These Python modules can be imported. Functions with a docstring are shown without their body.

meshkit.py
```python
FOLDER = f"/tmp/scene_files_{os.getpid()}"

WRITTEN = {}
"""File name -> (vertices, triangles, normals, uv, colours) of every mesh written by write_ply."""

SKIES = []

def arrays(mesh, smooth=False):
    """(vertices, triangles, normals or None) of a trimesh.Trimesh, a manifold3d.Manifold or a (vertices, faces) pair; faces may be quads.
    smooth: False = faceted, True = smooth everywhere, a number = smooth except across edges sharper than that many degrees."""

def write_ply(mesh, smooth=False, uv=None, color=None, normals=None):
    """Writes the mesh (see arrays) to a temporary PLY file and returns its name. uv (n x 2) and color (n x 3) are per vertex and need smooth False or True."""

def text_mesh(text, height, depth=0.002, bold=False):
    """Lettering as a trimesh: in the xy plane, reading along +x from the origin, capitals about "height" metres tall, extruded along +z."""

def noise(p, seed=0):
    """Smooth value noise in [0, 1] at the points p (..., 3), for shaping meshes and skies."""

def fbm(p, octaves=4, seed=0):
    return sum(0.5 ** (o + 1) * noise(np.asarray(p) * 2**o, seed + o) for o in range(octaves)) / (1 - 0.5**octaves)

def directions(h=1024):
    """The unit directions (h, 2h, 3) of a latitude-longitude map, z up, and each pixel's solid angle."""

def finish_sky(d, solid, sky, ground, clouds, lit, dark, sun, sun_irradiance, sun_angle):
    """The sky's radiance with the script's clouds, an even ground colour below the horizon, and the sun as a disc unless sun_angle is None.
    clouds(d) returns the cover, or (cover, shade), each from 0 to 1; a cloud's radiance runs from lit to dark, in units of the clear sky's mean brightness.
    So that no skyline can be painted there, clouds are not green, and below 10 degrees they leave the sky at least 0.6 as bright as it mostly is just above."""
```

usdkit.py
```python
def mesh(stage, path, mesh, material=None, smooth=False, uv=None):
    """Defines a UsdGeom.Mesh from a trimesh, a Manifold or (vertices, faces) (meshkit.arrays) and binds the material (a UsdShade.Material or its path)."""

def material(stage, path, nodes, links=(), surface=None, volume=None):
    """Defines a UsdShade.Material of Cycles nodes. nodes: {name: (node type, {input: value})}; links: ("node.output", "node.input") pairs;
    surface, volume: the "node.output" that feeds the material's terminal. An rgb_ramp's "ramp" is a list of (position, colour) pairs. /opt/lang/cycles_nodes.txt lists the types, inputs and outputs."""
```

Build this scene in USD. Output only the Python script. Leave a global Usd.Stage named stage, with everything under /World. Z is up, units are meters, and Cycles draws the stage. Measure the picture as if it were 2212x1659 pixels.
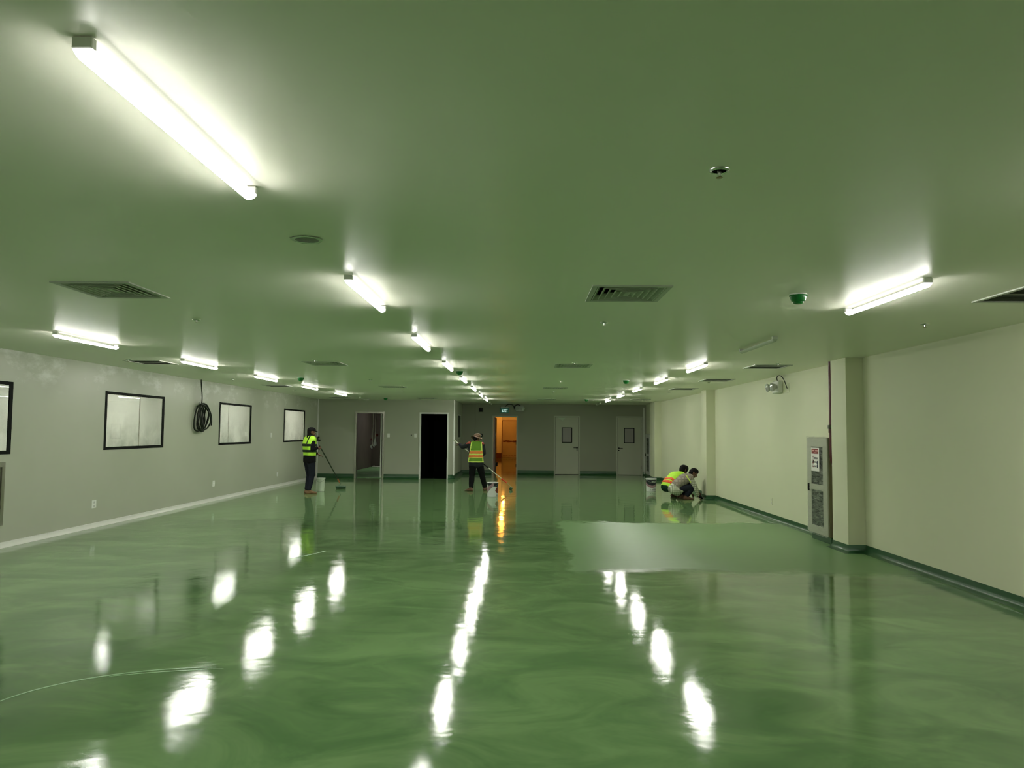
import math, random, re
import numpy as np, trimesh, manifold3d as m3
from manifold3d import Manifold, CrossSection
import usdkit, meshkit
from pxr import Usd, UsdGeom, UsdLux, Gf, Sdf

random.seed(7); np.random.seed(7)
stage = Usd.Stage.CreateInMemory()
UsdGeom.SetStageUpAxis(stage, UsdGeom.Tokens.z); UsdGeom.SetStageMetersPerUnit(stage, 1.0)
UsdGeom.Xform.Define(stage, '/World'); UsdGeom.Scope.Define(stage, '/World/Looks')

# ------------------------------------------------------------------ camera, exposure, lamp brightness
LAMP = 64.0            # radiance of a lit lamp's diffuser
CORRIDOR_LAMP = 72.0   # lamps of the rooms beyond
AMBER = 52.0
EXPOSURE = 1.3
F_PX, YAW, PITCH, ROLL = 1713.33, -0.0147, 0.0602, 0.0081
cam = UsdGeom.Camera.Define(stage, '/World/camera')
cam.CreateHorizontalApertureAttr(36.0); cam.CreateVerticalApertureAttr(36.0*1659/2212)
cam.CreateFocalLengthAttr(F_PX*36.0/2212); cam.CreateClippingRangeAttr(Gf.Vec2f(0.05, 200))
cam.CreateExposureAttr(EXPOSURE)
def cam_axes():
    cy, sy, cp, sp = math.cos(YAW), math.sin(YAW), math.cos(PITCH), math.sin(PITCH)
    f = np.array([sy*cp, cy*cp, sp]); r = np.array([cy, -sy, 0.0]); u = np.cross(r, f)
    return r*math.cos(ROLL)+u*math.sin(ROLL), -r*math.sin(ROLL)+u*math.cos(ROLL), f
_r, _u, _f = cam_axes()
M = Gf.Matrix4d(*_r, 0, *_u, 0, *(-_f), 0, 0, 0, 1.5, 1)
cam.AddTransformOp().Set(M)
dome = UsdLux.DomeLight.Define(stage, '/World/sky'); dome.CreateIntensityAttr(0.0)   # closed room: no daylight

# ------------------------------------------------------------------ dimensions
HC = 2.49; XL, XR = -6.526, 4.364; YA, YB, Y0 = 25.1, 28.3, -3.6; XJ = -2.18

# ------------------------------------------------------------------ naming and tagging
_used = {}
def path_for(name, parent):
    base = (str(parent.GetPath()) if parent is not None else '/World')
    k = (base, name); n = _used.get(k, 0); _used[k] = n+1
    return f"{base}/{name}" if n == 0 else f"{base}/{name}_{n:03d}"
def tag(p, label=None, cat=None, group=None, kind=None):
    p = p.GetPrim() if hasattr(p, 'GetPrim') else p
    for k, v in (('label', label), ('category', cat), ('group', group), ('kind', kind)):
        if v: p.SetCustomDataByKey(k, v)
    return p
def thing(name, label, cat, loc=(0, 0, 0), rotz=0.0, group=None, kind=None):
    x = UsdGeom.Xform.Define(stage, path_for(name, None))
    x.AddTranslateOp().Set(Gf.Vec3d(*map(float, loc)))
    x.AddRotateZOp().Set(math.degrees(rotz))
    return tag(x, label, cat, group, kind)
def obj(name, mesh, mat, parent=None, smooth=False, label=None, cat=None, group=None, kind=None):
    if isinstance(mesh, list): mesh = join(mesh)
    m = usdkit.mesh(stage, path_for(name, parent), mesh, mat, smooth=smooth)
    return tag(m, label, cat, group, kind)
def struct(name, mesh, mat, label=None, smooth=False, parent=None):
    return obj(name, mesh, mat, parent, smooth, label=label, kind='structure' if parent is None else None)
def sthing(name, label, loc=(0, 0, 0), rotz=0.0):
    return thing(name, label, None, loc, rotz, kind='structure')
def dup(root, loc, label, rotz=0.0, group=None):
    cd = root.GetCustomData()
    r = UsdGeom.Xform.Define(stage, path_for(re.sub(r'_[0-9]{3}$', '', root.GetName()), None)).GetPrim()
    r.GetReferences().AddInternalReference(root.GetPath())
    r.GetAttribute('xformOp:translate').Set(Gf.Vec3d(*map(float, loc))); r.GetAttribute('xformOp:rotateZ').Set(math.degrees(rotz))
    tag(r, label, cd.get('category'), group or cd.get('group')); r.SetInstanceable(True)
    return r

# ------------------------------------------------------------------ mesh helpers
def tm(m):
    if isinstance(m, trimesh.Trimesh): return m
    if hasattr(m, 'to_mesh'):
        q = m.to_mesh(); return trimesh.Trimesh(np.array(q.vert_properties)[:, :3], np.array(q.tri_verts), process=False)
    return trimesh.Trimesh(*m, process=False)
def join(ms): return trimesh.util.concatenate([tm(m) for m in ms])
def cube(x0, y0, z0, x1, y1, z1):
    return Manifold.cube([x1-x0, y1-y0, z1-z0]).translate([x0, y0, z0])
def rbox(x0, y0, z0, x1, y1, z1, c=0.004):
    c = min(c, (x1-x0)*.45, (y1-y0)*.45, (z1-z0)*.45); P = []
    for x in (x0, x1):
        for y in (y0, y1):
            for z in (z0, z1):
                sx, sy, sz = (1 if x == x0 else -1), (1 if y == y0 else -1), (1 if z == z0 else -1)
                P += [(x+sx*c, y+sy*c, z), (x+sx*c, y, z+sz*c), (x, y+sy*c, z+sz*c)]
    return Manifold.hull_points(np.array(P, float))
def frame_axis(d):
    d = np.asarray(d, float); d = d/np.linalg.norm(d)
    a = np.array([0, 0, 1.0]) if abs(d[2]) < .9 else np.array([1.0, 0, 0])
    u = np.cross(a, d); u /= np.linalg.norm(u); return d, u, np.cross(d, u)
def tube(path, r, n=10, closed=False):
    P = np.asarray(path, float); N = len(P); R = np.broadcast_to(np.asarray(r, float), (N,))
    T = np.gradient(P, axis=0)
    if closed: T = np.roll(P, -1, 0)-np.roll(P, 1, 0)
    T /= np.linalg.norm(T, axis=1, keepdims=True)
    _, u, _ = frame_axis(T[0]); V = []
    for i in range(N):
        u = u-T[i]*np.dot(u, T[i]); u /= np.linalg.norm(u); w = np.cross(T[i], u)
        a = np.arange(n)*2*math.pi/n
        V.append(P[i]+R[i]*(np.cos(a)[:, None]*u+np.sin(a)[:, None]*w))
    V = np.vstack(V); F = []
    for i in range(N if closed else N-1):
        a0, b0 = i*n, ((i+1) % N)*n
        for k in range(n):
            k2 = (k+1) % n; F += [(a0+k, a0+k2, b0+k2), (a0+k, b0+k2, b0+k)]
    if not closed:
        c0, c1 = len(V), len(V)+1; V = np.vstack([V, P[0], P[-1]])
        for k in range(n):
            k2 = (k+1) % n; F += [(c0, k2, k), (c1, (N-1)*n+k, (N-1)*n+k2)]
    return trimesh.Trimesh(V, F, process=False)
def rod(a, b, r, r2=None, n=10): return tube([a, (np.asarray(a)+np.asarray(b))/2., b], [r, (r+(r2 or r))/2, r2 or r], n)
def lathe(prof, n=28, c=(0, 0, 0)):
    prof = np.asarray(prof, float); a = np.arange(n)*2*math.pi/n; V = []
    for r, z in prof: V.append(np.stack([r*np.cos(a), r*np.sin(a), np.full(n, z)], 1))
    V = np.vstack(V)+np.asarray(c); F = []
    for i in range(len(prof)-1):
        for k in range(n):
            k2 = (k+1) % n; a0, b0 = i*n, (i+1)*n
            F += [(a0+k, a0+k2, b0+k2), (a0+k, b0+k2, b0+k)]
    t = trimesh.Trimesh(V, F, process=True); t.update_faces(t.nondegenerate_faces()); return t
def spline(P, n=40):
    from scipy.interpolate import make_interp_spline
    P = np.asarray(P, float); t = np.r_[0, np.cumsum(np.linalg.norm(np.diff(P, axis=0), axis=1))]
    return make_interp_spline(t, P, k=min(3, len(P)-1))(np.linspace(0, t[-1], n))
def sweep_wall(path, prof):
    """profile (out, z) swept along an XY polyline with mitres; 'out' is to the right of the direction of travel"""
    P = np.asarray(path, float); n = len(P)
    d = np.diff(P, axis=0); d /= np.linalg.norm(d, axis=1, keepdims=True); nrm = np.stack([d[:, 1], -d[:, 0]], 1); off = []
    for i in range(n):
        if i == 0: o = nrm[0]
        elif i == n-1: o = nrm[-1]
        else:
            o = nrm[i-1]+nrm[i]; o = o/np.linalg.norm(o); o = o/max(.3, np.dot(o, nrm[i]))
        off.append(o)
    V = []
    for i in range(n):
        for o, z in prof: V.append((P[i, 0]+off[i][0]*o, P[i, 1]+off[i][1]*o, z))
    k = len(prof); F = []
    for i in range(n-1):
        for j in range(k):
            j2 = (j+1) % k; a, b, c, e = i*k+j, i*k+j2, (i+1)*k+j2, (i+1)*k+j
            F += [(a, b, c), (a, c, e)]
    for j in range(1, k-1): F += [(0, j+1, j), ((n-1)*k, (n-1)*k+j, (n-1)*k+j+1)]
    t = trimesh.Trimesh(V, F, process=False); t.fix_normals(); return t

# ------------------------------------------------------------------ materials
def mat(name, nodes, links, surface, volume=None):
    return usdkit.material(stage, '/World/Looks/'+name, nodes, links, surface, volume)
def pm(name, col, rough=.5, spec=.5, metal=0., var=0., vscale=3., bump=0., bscale=200., coat=0., **kw):
    n = {'p': ('principled_bsdf', {'base_color': col, 'roughness': rough, 'specular_ior_level': spec, 'metallic': metal, 'coat_weight': coat, **kw})}; l = []
    if var or bump: n['g'] = ('geometry', {})
    if var:
        n['n'] = ('noise_texture', {'scale': vscale, 'detail': 5.0, 'roughness': .6})
        n['r'] = ('rgb_ramp', {'ramp': [(.25, tuple(c*(1-var) for c in col)), (.75, tuple(min(1, c*(1+var)) for c in col))]})
        l += [('g.position', 'n.vector'), ('n.fac', 'r.fac'), ('r.color', 'p.base_color')]
    if bump:
        n['bn'] = ('noise_texture', {'scale': bscale, 'detail': 3.0}); n['b'] = ('bump', {'strength': bump, 'distance': .002})
        l += [('g.position', 'bn.vector'), ('bn.fac', 'b.height'), ('b.normal', 'p.normal')]
    return mat(name, n, l, 'p.BSDF')
def em(name, col, s): return mat(name, {'e': ('emission', {'color': col, 'strength': s})}, [], 'e.emission')

M_ceil = pm('ceiling_panel', (.87, .87, .75), .36, .22, var=.015, vscale=.6, bump=.02, bscale=90)
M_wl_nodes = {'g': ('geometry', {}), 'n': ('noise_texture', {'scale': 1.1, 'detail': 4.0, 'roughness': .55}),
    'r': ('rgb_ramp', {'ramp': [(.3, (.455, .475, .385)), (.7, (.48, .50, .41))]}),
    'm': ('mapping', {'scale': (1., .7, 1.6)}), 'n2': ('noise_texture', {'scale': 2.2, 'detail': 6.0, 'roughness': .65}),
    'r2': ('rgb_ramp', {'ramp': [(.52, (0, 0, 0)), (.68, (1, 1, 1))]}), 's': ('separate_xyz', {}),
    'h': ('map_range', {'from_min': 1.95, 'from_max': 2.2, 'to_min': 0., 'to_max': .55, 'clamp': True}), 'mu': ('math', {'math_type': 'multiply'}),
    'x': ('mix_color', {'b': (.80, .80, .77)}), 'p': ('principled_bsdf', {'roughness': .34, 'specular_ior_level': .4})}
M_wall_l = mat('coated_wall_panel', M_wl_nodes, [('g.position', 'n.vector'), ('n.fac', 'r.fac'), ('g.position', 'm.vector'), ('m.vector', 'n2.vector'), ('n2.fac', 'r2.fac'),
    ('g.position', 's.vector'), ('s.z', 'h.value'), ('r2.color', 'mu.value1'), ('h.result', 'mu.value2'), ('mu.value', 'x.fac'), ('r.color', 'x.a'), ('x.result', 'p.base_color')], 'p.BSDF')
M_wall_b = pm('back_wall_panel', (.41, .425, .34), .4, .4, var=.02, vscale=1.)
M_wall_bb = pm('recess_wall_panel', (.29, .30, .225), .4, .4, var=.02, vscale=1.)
M_wall_r = pm('cream_wall_paint', (.66, .68, .49), .55, .3, var=.02, vscale=.8, bump=.05, bscale=140)
M_white = pm('white_enamel', (.78, .79, .75), .35)
M_door = pm('door_enamel', (.44, .455, .36), .38, var=.02, vscale=4)
M_alu = pm('white_aluminium', (.82, .83, .80), .32)
M_black = pm('black_plastic', (.009, .009, .009), .5, .2)
M_blackf = pm('black_window_border', (.006, .007, .006), .6, .08)
M_dark = pm('dark_void', (.015, .016, .014), .8)
M_steel = pm('stainless_steel', (.42, .41, .36), .32, metal=1., var=.08, vscale=6)
M_chrome = pm('chrome', (.7, .7, .68), .18, metal=1.)
M_skirt = pm('green_epoxy_skirting', (.026, .088, .033), .3, .4, var=.15, vscale=5)
M_cove = pm('pale_grey_cove', (.66, .67, .62), .4, var=.03, vscale=3)
M_vent = pm('white_vent_paint', (.50, .52, .46), .5, .2)
M_louv = pm('grey_green_louvre', (.50, .54, .45), .5, .2)
M_lamp_body = pm('lamp_housing', (.84, .84, .80), .4)
M_lamp_off = pm('unlit_diffuser', (.62, .66, .56), .25, .5)
def lampmat(name, col, s_):
    # the LED board inside faces down, so the diffuser's underside is brighter than its flanks
    return mat(name, {'g': ('geometry', {}), 's': ('separate_xyz', {}), 'm': ('map_range', {'from_min': -.32, 'from_max': -.97, 'to_min': .020*s_, 'to_max': s_, 'clamp': True}), 'e': ('emission', {'color': col})},
               [('g.normal', 's.vector'), ('s.z', 'm.value'), ('m.result', 'e.strength')], 'e.emission')
M_lamp_on = lampmat('lit_diffuser', (1., .985, .91), LAMP)
M_clamp_on = lampmat('corridor_lamp_glow', (1., .96, .90), CORRIDOR_LAMP)
M_amber = em('amber_lamp_glow', (1., .36, .045), AMBER)
M_greencap = pm('green_plastic_cap', (.006, .17, .028), .2, .6)
M_tape = pm('clear_tape', (.50, .60, .45), .15, .6)
M_grey = pm('grey_plastic', (.5, .51, .48), .4)
M_plate = pm('switch_plate', (.86, .87, .83), .3)
M_rub = pm('black_rubber_cable', (.012, .016, .010), .5, .25)
M_redpipe = pm('red_pipe_paint', (.085, .005, .009), .35)
M_film = pm('window_film', (.30, .28, .27), .3)
M_skin = pm('skin', (.16, .075, .045), .5, var=.06, vscale=30)
M_hair = pm('black_hair', (.006, .005, .005), .6, .15, bump=.6, bscale=160)
M_navy = pm('navy_cloth', (.018, .020, .030), .9, .08, var=.2, vscale=14, bump=.3, bscale=40)
M_blk = pm('black_cloth', (.010, .010, .011), .9, .08, var=.2, vscale=14, bump=.3, bscale=40)
M_char = pm('charcoal_cloth', (.030, .032, .036), .9, .08, var=.2, vscale=14, bump=.3, bscale=40)
M_dgreen = pm('dark_green_cloth', (.008, .030, .016), .9, .08, var=.2, vscale=14, bump=.3, bscale=40)
M_hivis = pm('yellow_green_vest', (.50, .88, .05), .7, var=.08, vscale=10, bump=.3, bscale=30)
M_hivisd = pm('leaf_green_vest', (.145, .32, .017), .7, var=.08, vscale=10, bump=.3, bscale=30)
M_refl = pm('dark_reflective_band', (.022, .035, .018), .6, .15)
M_orange = pm('orange_band', (.85, .24, .05), .6)
M_redor = pm('red_orange_band', (.85, .10, .02), .6)
M_pip = pm('yellow_piping', (.70, .85, .16), .6)
M_tanhat = pm('brown_hat_cloth', (.17, .095, .055), .8, bump=.3, bscale=60)
M_tanhat2 = pm('pale_hat_band', (.24, .17, .12), .8, .1)
M_shoe = pm('tan_shoe', (.20, .11, .05), .6)
M_redpat = pm('red_shoulder_patch', (.36, .05, .03), .7)
M_pole_d = pm('dark_green_pole', (.02, .035, .015), .4)
M_pole_w = pm('white_pole', (.72, .74, .60), .35)
M_orangep = pm('orange_plastic', (.50, .13, .05), .4)
M_redp = pm('red_plastic', (.62, .05, .015), .4)
M_nap = pm('wet_green_roller_nap', (.012, .06, .02), .6, bump=.8, bscale=120)
M_bucket = pm('white_bucket_plastic', (.66, .67, .66), .35)
M_bucketg = pm('pale_bucket_plastic', (.62, .68, .58), .35)
M_bnavy = pm('navy_label', (.008, .011, .02), .35)
M_bpink = pm('mauve_label', (.34, .20, .24), .35)
M_bred = pm('red_label', (.15, .012, .010), .35)
M_bgrey = pm('grey_label_print', (.25, .26, .27), .4)
M_bwhite = pm('white_label_print', (.55, .58, .56), .4)
M_paper = pm('sign_paper', (.72, .72, .66), .5)
M_signred = pm('sign_red', (.22, .018, .012), .5)
M_signpink = pm('sign_pale_lettering', (.65, .36, .32), .5)
M_signink = pm('sign_ink', (.03, .028, .022), .5)
M_signblue = pm('sign_blue', (.012, .022, .05), .5)
M_board = pm('brown_board', (.19, .165, .085), .6, var=.12, vscale=7)
M_exit = mat('exit_green', {'p': ('principled_bsdf', {'base_color': (.004, .09, .055), 'roughness': .3, 'emission_color': (.0, .12, .07), 'emission_strength': .06})}, [], 'p.BSDF')
M_exitw = em('exit_letters', (.62, .95, .82), .40)
M_beyond = pm('bare_brown_wall', (.10, .083, .066), .65, var=.18, vscale=1.6)
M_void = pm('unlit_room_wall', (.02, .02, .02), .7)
M_corr = pm('corridor_wall', (.74, .72, .68), .5, var=.05, vscale=2.)
M_plaster = pm('white_plaster_crumbs', (.75, .76, .68), .8)
M_tapeb = pm('brown_tape', (.16, .045, .02), .6)
M_lens = mat('clear_lens', {'p': ('principled_bsdf', {'base_color': (.75, .8, .72), 'roughness': .08, 'transmission_weight': .55, 'ior': 1.45})}, [], 'p.BSDF')
def pane_mat(name, tint):
    return mat(name, {'f': ('fresnel', {'IOR': 1.5}), 'ge': ('geometry', {}), 'iv': ('math', {'math_type': 'subtract', 'value1': 1.0}), 'mu': ('math', {'math_type': 'multiply'}),
                      't': ('transparent_bsdf', {'color': tint}), 'g': ('glossy_bsdf', {'color': (1, 1, 1), 'roughness': .0}), 'm': ('mix_closure', {})},
               [('ge.backfacing', 'iv.value2'), ('f.fac', 'mu.value1'), ('iv.value', 'mu.value2'), ('mu.value', 'm.fac'), ('t.BSDF', 'm.closure1'), ('g.BSDF', 'm.closure2')], 'm.closure')
M_pane = pane_mat('window_glass', (.95, .97, .95))
M_pane_in = mat('inner_window_glass', {'t': ('transparent_bsdf', {'color': (.955, .975, .96)})}, [], 't.BSDF')
M_wrap = mat('stretch_film', {'g': ('geometry', {}), 'mp': ('mapping', {'scale': (1., 2.2, 13.)}), 'n': ('noise_texture', {'scale': 2.0, 'detail': 7.0, 'roughness': .68, 'distortion': 1.2}),
    'r': ('rgb_ramp', {'ramp': [(.40, (.03, .03, .03)), (.62, (.30, .30, .30)), (.75, (.75, .75, .75))]}), 't': ('transparent_bsdf', {'color': (.93, .94, .92)}),
    'b': ('bump', {'strength': .7, 'distance': .006}), 'p': ('principled_bsdf', {'base_color': (.58, .60, .52), 'roughness': .22, 'specular_ior_level': .6}), 'm': ('mix_closure', {})},
    [('g.position', 'mp.vector'), ('mp.vector', 'n.vector'), ('n.fac', 'r.fac'), ('r.color', 'm.fac'), ('n.fac', 'b.height'), ('b.normal', 'p.normal'), ('t.BSDF', 'm.closure1'), ('p.BSDF', 'm.closure2')], 'm.closure')
M_stain = mat('stained_white_wall', {'g': ('geometry', {}), 'mp': ('mapping', {'scale': (1., .9, 1.)}), 'n': ('noise_texture', {'scale': 1.5, 'detail': 7.0, 'roughness': .62}), 's': ('separate_xyz', {}),
    'h': ('map_range', {'from_min': 1.1, 'from_max': 2.0, 'to_min': .9, 'to_max': .0, 'clamp': True}), 'r': ('rgb_ramp', {'ramp': [(.42, (0, 0, 0)), (.66, (1, 1, 1))]}), 'mu': ('math', {'math_type': 'multiply'}),
    'x': ('mix_color', {'a': (.78, .77, .72), 'b': (.36, .37, .33)}), 'p': ('principled_bsdf', {'roughness': .6, 'specular_ior_level': .2})},
    [('g.position', 'mp.vector'), ('mp.vector', 'n.vector'), ('n.fac', 'r.fac'), ('g.position', 's.vector'), ('s.z', 'h.value'), ('r.color', 'mu.value1'), ('h.result', 'mu.value2'), ('mu.value', 'x.fac'), ('x.result', 'p.base_color')], 'p.BSDF')
def plaid(name, base, line, sc=26.):
    return mat(name, {'t': ('texture_coordinate', {}), 'w1': ('wave_texture', {'wave_type': 'bands', 'bands_direction': 'x', 'scale': sc*.3, 'distortion': .8}),
        'w2': ('wave_texture', {'wave_type': 'bands', 'bands_direction': 'z', 'scale': sc*.3, 'distortion': .8}), 'r1': ('rgb_ramp', {'ramp': [(.70, (0, 0, 0)), (.85, (1, 1, 1))]}),
        'r2': ('rgb_ramp', {'ramp': [(.70, (0, 0, 0)), (.85, (1, 1, 1))]}), 'mx': ('math', {'math_type': 'maximum'}), 'x': ('mix_color', {'a': base, 'b': line}), 'p': ('principled_bsdf', {'roughness': .85})},
        [('t.object', 'w1.vector'), ('t.object', 'w2.vector'), ('w1.fac', 'r1.fac'), ('w2.fac', 'r2.fac'), ('r1.color', 'mx.value1'), ('r2.color', 'mx.value2'), ('mx.value', 'x.fac'), ('x.result', 'p.base_color')], 'p.BSDF')
M_plaidt = plaid('tan_check_cloth', (.31, .27, .22), (.225, .19, .155), 15)
M_plaidw = plaid('pale_check_shirt', (.55, .56, .45), (.23, .25, .17), 22)

# floor: epoxy, freshly coated (sharp gloss) beyond and at the right, older coat (patchy, softer gloss) nearby
FL_D, FL_L, FL_W = (.078, .168, .060), (.148, .258, .103), (.15, .27, .108)
M_floor = mat('green_epoxy_floor', {
    'g': ('geometry', {}), 's': ('separate_xyz', {}),
    'e': ('noise_texture', {'scale': .9, 'detail': 5.0, 'roughness': .6}),
    'ya': ('math', {'math_type': 'multiply_add', 'value2': 1.6}),
    'fy': ('map_range', {'from_min': 14.05, 'from_max': 14.35, 'clamp': True}),
    'fx': ('map_range', {'from_min': .70, 'from_max': .86, 'clamp': True}), 'fx2': ('math', {'math_type': 'multiply_add', 'value2': .45}),
    'fy2': ('map_range', {'from_min': 9.0, 'from_max': 9.5, 'clamp': True}), 'fy2a': ('math', {'math_type': 'multiply_add', 'value2': 1.1}),
    'fm': ('math', {'math_type': 'multiply'}), 'fr': ('math', {'math_type': 'maximum'}),
    'm1': ('mapping', {'scale': (.75, 1., 1.)}), 'n1': ('noise_texture', {'scale': 1.7, 'detail': 6.0, 'roughness': .58, 'distortion': 1.1}),
    'r1': ('rgb_ramp', {'ramp': [(.36, FL_D), (.50, tuple((a+b)/2 for a, b in zip(FL_D, FL_L))), (.62, FL_L)]}),
    'n0': ('noise_texture', {'scale': .35, 'detail': 2.0}), 'r0': ('rgb_ramp', {'ramp': [(.35, (.86, .86, .86)), (.65, (1.12, 1.12, 1.12))]}),
    'cm': ('mix_color', {'blend_type': 'multiply', 'fac': 1.0}),
    'cx': ('mix_color', {'b': FL_W}),
    'rr': ('rgb_ramp', {'ramp': [(.35, (.03, .03, .03)), (.65, (.07, .07, .07))]}),
    'rx': ('mix_float', {'b': .40}), 'ry': ('mix_float', {'b': .055}), 'rs': ('rgb_to_bw', {}),
    'm2': ('mapping', {'scale': (1., 1., 1.)}), 'nb': ('noise_texture', {'scale': 2.3, 'detail': 3.0, 'roughness': .5, 'distortion': .4}),
    'nc': ('noise_texture', {'scale': 130., 'detail': 4.0, 'roughness': .7}),
    'b1': ('bump', {'strength': .28, 'distance': .010}), 'bs': ('mix_float', {'a': .08, 'b': .0}), 'b2': ('bump', {'distance': .0016}),
    'p': ('principled_bsdf', {'specular_ior_level': .42})},
    [('g.position', 's.vector'), ('g.position', 'e.vector'), ('e.fac', 'ya.value1'), ('s.y', 'ya.value3'), ('ya.value', 'fy.value'),
     ('e.fac', 'fx2.value1'), ('s.x', 'fx2.value3'), ('fx2.value', 'fx.value'), ('e.fac', 'fy2a.value1'), ('s.y', 'fy2a.value3'), ('fy2a.value', 'fy2.value'),
     ('fx.result', 'fm.value1'), ('fy2.result', 'fm.value2'), ('fm.value', 'fr.value1'), ('fy.result', 'fr.value2'),
     ('g.position', 'm1.vector'), ('m1.vector', 'n1.vector'), ('n1.fac', 'r1.fac'), ('g.position', 'n0.vector'), ('n0.fac', 'r0.fac'), ('r1.color', 'cm.a'), ('r0.color', 'cm.b'),
     ('cm.result', 'cx.a'), ('fr.value', 'cx.fac'), ('cx.result', 'p.base_color'),
     ('n1.fac', 'rr.fac'), ('rr.color', 'rs.color'), ('rs.val', 'rx.a'), ('fm.value', 'rx.fac'), ('rx.result', 'ry.a'), ('fy.result', 'ry.fac'), ('ry.result', 'p.roughness'),
     ('g.position', 'm2.vector'), ('m2.vector', 'nb.vector'), ('nb.fac', 'b1.height'), ('g.position', 'nc.vector'), ('nc.fac', 'b2.height'), ('fr.value', 'bs.fac'), ('bs.result', 'b2.strength'),
     ('b1.normal', 'b2.normal'), ('b2.normal', 'p.normal')], 'p.BSDF')

# ------------------------------------------------------------------ the setting
floor = struct('floor', cube(-8.6, Y0-.1, -.12, 4.6, 48.2, 0), M_floor, 'glossy green epoxy floor, patchy nearby and wet further back')
# a long pale curved scuff on the floor at the left
def ribbon(P, w, z=.0012):
    P = np.asarray(P, float); n = len(P); T = np.gradient(P, axis=0); T /= np.linalg.norm(T, axis=1, keepdims=True); N = np.stack([-T[:, 1], T[:, 0]], 1)
    W = (w*np.sin(np.linspace(.25, math.pi-.25, n))**.6)[:, None]/2
    A, B = P+N*W, P-N*W; V = np.vstack([np.c_[A, np.full(n, z)], np.c_[B, np.full(n, z)], np.c_[A, np.full(n, .0)], np.c_[B, np.full(n, .0)]]); F = []
    for i in range(n-1):
        F += [(i, n+i, n+i+1), (i, n+i+1, i+1), (i, i+1, 2*n+i+1), (i, 2*n+i+1, 2*n+i), (n+i, 3*n+i+1, n+i+1), (n+i, 3*n+i, 3*n+i+1)]
    return trimesh.Trimesh(V, F, process=False)
M_scuff = pm('pale_scuff', (.19, .34, .17), .3)
obj('scuff_mark', ribbon(spline([(-2.87, 4.38), (-2.69, 4.74), (-2.41, 4.95), (-1.93, 5.08)], 40), .022), M_scuff, floor, label='long pale curved scuff')
obj('scuff_mark', ribbon(spline([(-2.5, 4.87), (-2.2, 4.98), (-1.87, 5.05)], 24), .016), M_scuff, floor)
obj('scuff_mark', ribbon(spline([(-2.72, 9.3), (-2.57, 9.62), (-2.45, 9.95)], 16), .03), M_scuff, floor)

# ceiling with openings for vents and sprinklers
VENTS = [(-2.94, 5.58), (.73, 5.61), (-2.94, 11.66), (.73, 11.77), (-2.94, 17.77), (.71, 17.80), (-2.9, 23.85), (.70, 23.90)]
GRILLES = [(3.58, 5.55), (-5.53, 11.66), (3.58, 11.68), (3.58, 14.74), (-5.52, 17.7), (3.58, 17.78), (-5.53, 23.85), (3.48, 23.70)]
SPRINK = [(.73, 2.94), (-2.96, 7.08), (.72, 7.10), (3.58, 7.09), (-5.65, 11.21), (-2.96, 11.15), (.72, 11.25), (3.58, 11.17), (-5.67, 15.36), (-2.98, 15.35), (.72, 15.35), (3.58, 15.31),
          (-5.72, 19.7), (-3.02, 19.6), (.73, 19.43), (3.55, 19.4), (3.5, 23.32)]
ceil = cube(-6.6, Y0-.1, HC, 4.6, YB+.1, HC+.15)
cut = [cube(x-.25, y-.30, HC-.1, x+.25, y+.30, HC+.3) for x, y in VENTS+GRILLES] + [Manifold.cylinder(.4, .027, .027, 20).translate([x, y, HC-.1]) for x, y in SPRINK]
ceil = ceil-Manifold.batch_boolean(cut, m3.OpType.Add)
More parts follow.
